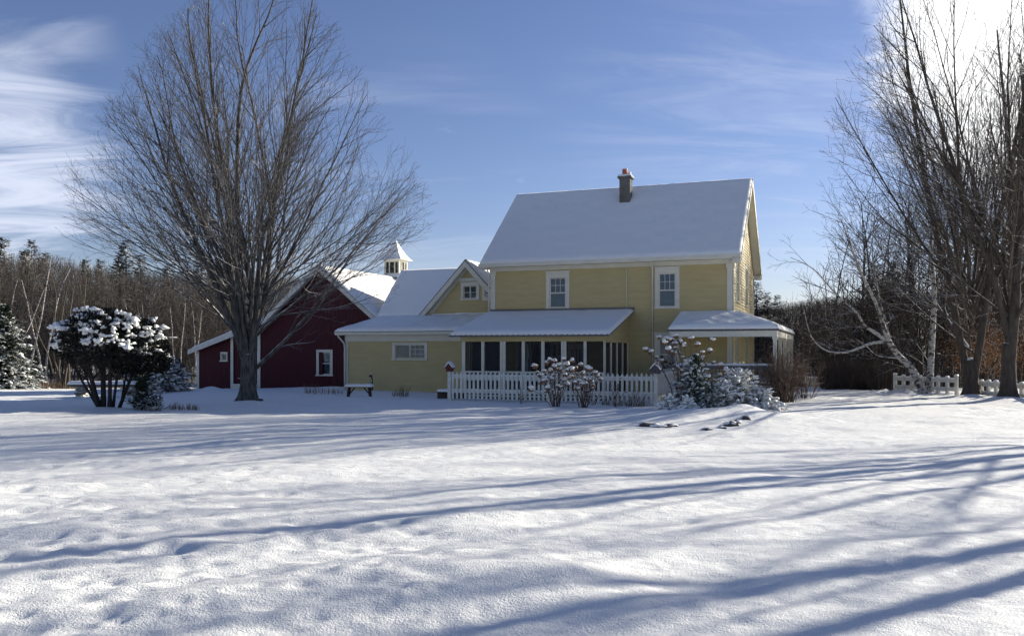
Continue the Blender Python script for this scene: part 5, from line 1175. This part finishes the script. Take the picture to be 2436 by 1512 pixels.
# ------------------------------------------------------------------ bare shrubs
def bare_shrub(loc, label, n, h, w, seed, mat='shrubstem', cat='shrub', name='bare_shrub', r=.011, dens=3.4):
    P = dict(step=(.22, .16, .12), up=(.03, .02, .02), wig=(.07, .11, .13), tip=(.35, .4, .6), rmin=.0035, dens=(dens, 3.2), f0=(.2, .15), ang=(30, 38), len=(.75 * h / 2, .32), rad=(.006, .004))
    T = empty(name, loc, 0, label, cat); t = Tree(seed, P); R = t.R
    for i in range(n):
        a = R.uniform(0, 6.28); q = abs(R.gauss(0, .5)); d = (cos(a) * q * w / h, sin(a) * q * w / h, 1.0); t.grow((cos(a) * .28 * R.random() * w, sin(a) * .2 * R.random(), -.05), nrm(np.array(d)), h * R.uniform(.55, 1.05), r * R.uniform(.7, 1.5), 0)
    t.mesh('stem', M[mat], T, (5, 3, 3)); return T
bare_shrub(place(1866, 28.4), 'dense leafless brown shrub at the corner of the porch', 84, 1.9, 1.5, 5, dens=4.4)
bare_shrub(place(1915, 29.6), 'thin arching leafless shrub right of the dense one by the porch', 26, 1.5, 1.3, 6)
bare_shrub(place(1505, 26.7), 'low bare twiggy shrub at the right end of the fence', 10, .6, .5, 7)
bare_shrub(place(1402, 26.9), 'small bare twiggy shrub before the middle of the fence', 9, .55, .5, 8)
bare_shrub(place(1245, 27.6), 'single thin bare plant before the left half of the fence', 4, .8, .3, 9, dens=2.0)
bare_shrub(place(150, 50), 'small bare tree with snowy twigs behind the stone bench', 6, 7.0, 2.6, 10, 'fartwig', 'tree', 'bare_tree', .06, 2.0)
bare_shrub(place(2100, 37), 'leafless bush with crossing twigs behind the leaning birch', 22, 3.0, 2.4, 11, 'fartwig2', r=.02)
bare_shrub(place(1985, 44), 'tangled leafless bush in the shade beyond the drive', 26, 3.6, 2.8, 12, 'fartwig2', r=.02)

# ------------------------------------------------------------------ benches, step, pump, stones
def wood_bench(x, y, rz, label):
    g = gh(x, y); B = empty('bench', (x, y, g), rz, label, 'bench'); L, Wd, h = .98, .30, .36
    for k in range(2): m_ = MB(); m_.box(-L / 2, L / 2, -Wd / 2 + k * .155, -Wd / 2 + .145 + k * .155, h - .035, h); m_.build('seat_board', M['benchwood'], B)
    for s in (-1, 1):
        m_ = MB(); xx = s * (L / 2 - .12)
        m_.beam((xx, 0, h - .035), (xx + s * .05, -.02, -.06), .26, .05, up=(1, 0, 0)); m_.build('leg', M['benchwood'], B)
        m_ = MB(); m_.beam((xx - s * .02, 0, .10), (xx - s * .2, 0, h - .045), .04, .035, up=(0, 1, 0)); m_.build('brace', M['benchwood'], B)
    snow_slab([(-L / 2 - .01, -Wd / 2 - .01, h + .003), (L / 2 + .01, -Wd / 2 - .01, h + .003), (L / 2 + .01, Wd / 2 + .01, h + .003), (-L / 2 - .01, Wd / 2 + .01, h + .003)], .085, (40, 12), 5, .07).build('snow', M['snow'], B, True)
bxx, byv = gp(855, 945); wood_bench(bxx, byv, -TH * .3, 'dark wooden bench with a thick snow cushion before the yellow wing')
def stone_bench():
    Y = 32.0; x = atY(257, Y); g = gh(x, Y); B = empty('stone_bench', (x, Y, g), .02, 'long stone slab bench on rock piers behind the yews', 'bench')
    m_ = MB(); m_.box(-1.35, 1.35, -.28, .28, .40, .49); m_.build('slab', M['stone'], B)
    snow_slab([(-1.37, -.3, .492), (1.37, -.3, .492), (1.37, .3, .492), (-1.37, .3, .492)], .10, (60, 14), 15, .08).build('snow', M['snow'], B, True)
    for xx in (-1.0, .95):
        m_ = MB(); R = random.Random(int(xx * 10))
        for k in range(5): blob(m_, (xx + R.uniform(-.16, .16), R.uniform(-.1, .1), .05 + .075 * k), (.24 - .02 * k, .22, .10), k, 1, .4)
        m_.build('pier', M['rock'], B)
stone_bench()
def pump():
    x, y, _ = hw(lx(884, -.45), -.45); P = empty('hand_pump', (x, y, gh(x, y)), -TH, 'black iron pump pipe with a hooked top against the yellow wing wall', 'pump')
    m_ = MB(); m_.tube([(.03, 0, -.1), (.03, 0, .3), (.02, 0, .52), (0, 0, .62), (-.04, 0, .66), (-.08, 0, .64), (-.09, 0, .58)], [.035, .03, .028, .032, .04, .045, .035], 10); m_.build('pipe', M['iron'], P, True)
    m_ = MB(); m_.tube([(-.02, -.02, .30), (-.03, -.02, .5)], .012, 6); m_.tube([(.03, 0, .22), (.03, 0, .30)], .045, 10); m_.build('fitting', M['iron'], P, True)
    m_ = MB(); blob(m_, (-.045, 0, .695), (.05, .035, .02), 3, .3, .3); blob(m_, (-.0, -.03, .42), (.012, .01, .07), 4, 1, .5); m_.build('snow', M['snow'], P, True)
pump()
def step():
    x, y, _ = hw(-9.15, -4.4); g = gh(x, y); P = empty('wooden_step', (x, y, g), -TH, 'dark wooden step with snow on it left of the picket fence', 'step')
    m_ = MB(); m_.box(-.45, .45, -.25, .25, -.1, .20); m_.build('riser', M['benchwood'], P); m_ = MB(); m_.box(-.48, .48, -.28, .28, .20, .235); m_.build('tread', M['benchwood'], P)
    snow_slab([(-.48, -.28, .236), (.48, -.28, .236), (.48, .28, .236), (-.48, .28, .236)], .08, (24, 14), 25, .07).build('snow', M['snow'], P, True)
step()
def stone(px, py, r, i, lab, z=.0):
    x, y = gp(px, py, .08); g = gh(x, y); m_ = MB(); blob(m_, (0, 0, 0), r, i, .8, .5)
    S_ = empty('stone', (x, y, g + z - r[2] * .35), RR.uniform(-.2, .2), lab, 'stone', 'edging stones of the garden bed'); m_.build('rock', M['stone'], S_)
    m_ = MB(); blob(m_, (0, .03, r[2] * .62), (r[0] * 1.02, r[1] * 1.0, r[2] * .6), i + 50, .2, .4); m_.build('snow', M['snow'], S_, True)
for i, (px, py, r, lab) in enumerate([(1522, 1000, (.16, .10, .06), 'flat dark edging stone farthest left before the bed'), (1545, 1003, (.22, .12, .09), 'long dark edging stone beside the leftmost one'), (1572, 1006, (.20, .12, .08), 'dark edging stone in the middle of the left group'), (1597, 1003, (.15, .1, .06), 'small dark edging stone ending the left group'),
        (1684, 1009, (.12, .08, .05), 'lone small dark stone below the fir'), (1735, 1001, (.17, .12, .10), 'square reddish stone in the right part of the bed edge'), (1752, 998, (.13, .1, .09), 'dark stone touching the square one'), (1774, 992, (.11, .09, .08), 'stone at the right tip of the bed edge'), (1716, 1006, (.10, .08, .05), 'small stone left of the square edging stone')]):
    stone(px, py, r, i, lab)
x, y = gp(617, 960); m_ = MB(); blob(m_, (0, 0, .03), (.12, .08, .05), 4, .6, .4); o = m_.build('stone', M['stone'], None, loc=(x, y, gh(x, y))); tag(o, 'small dark stone lying by the foot of the big maple', 'stone')
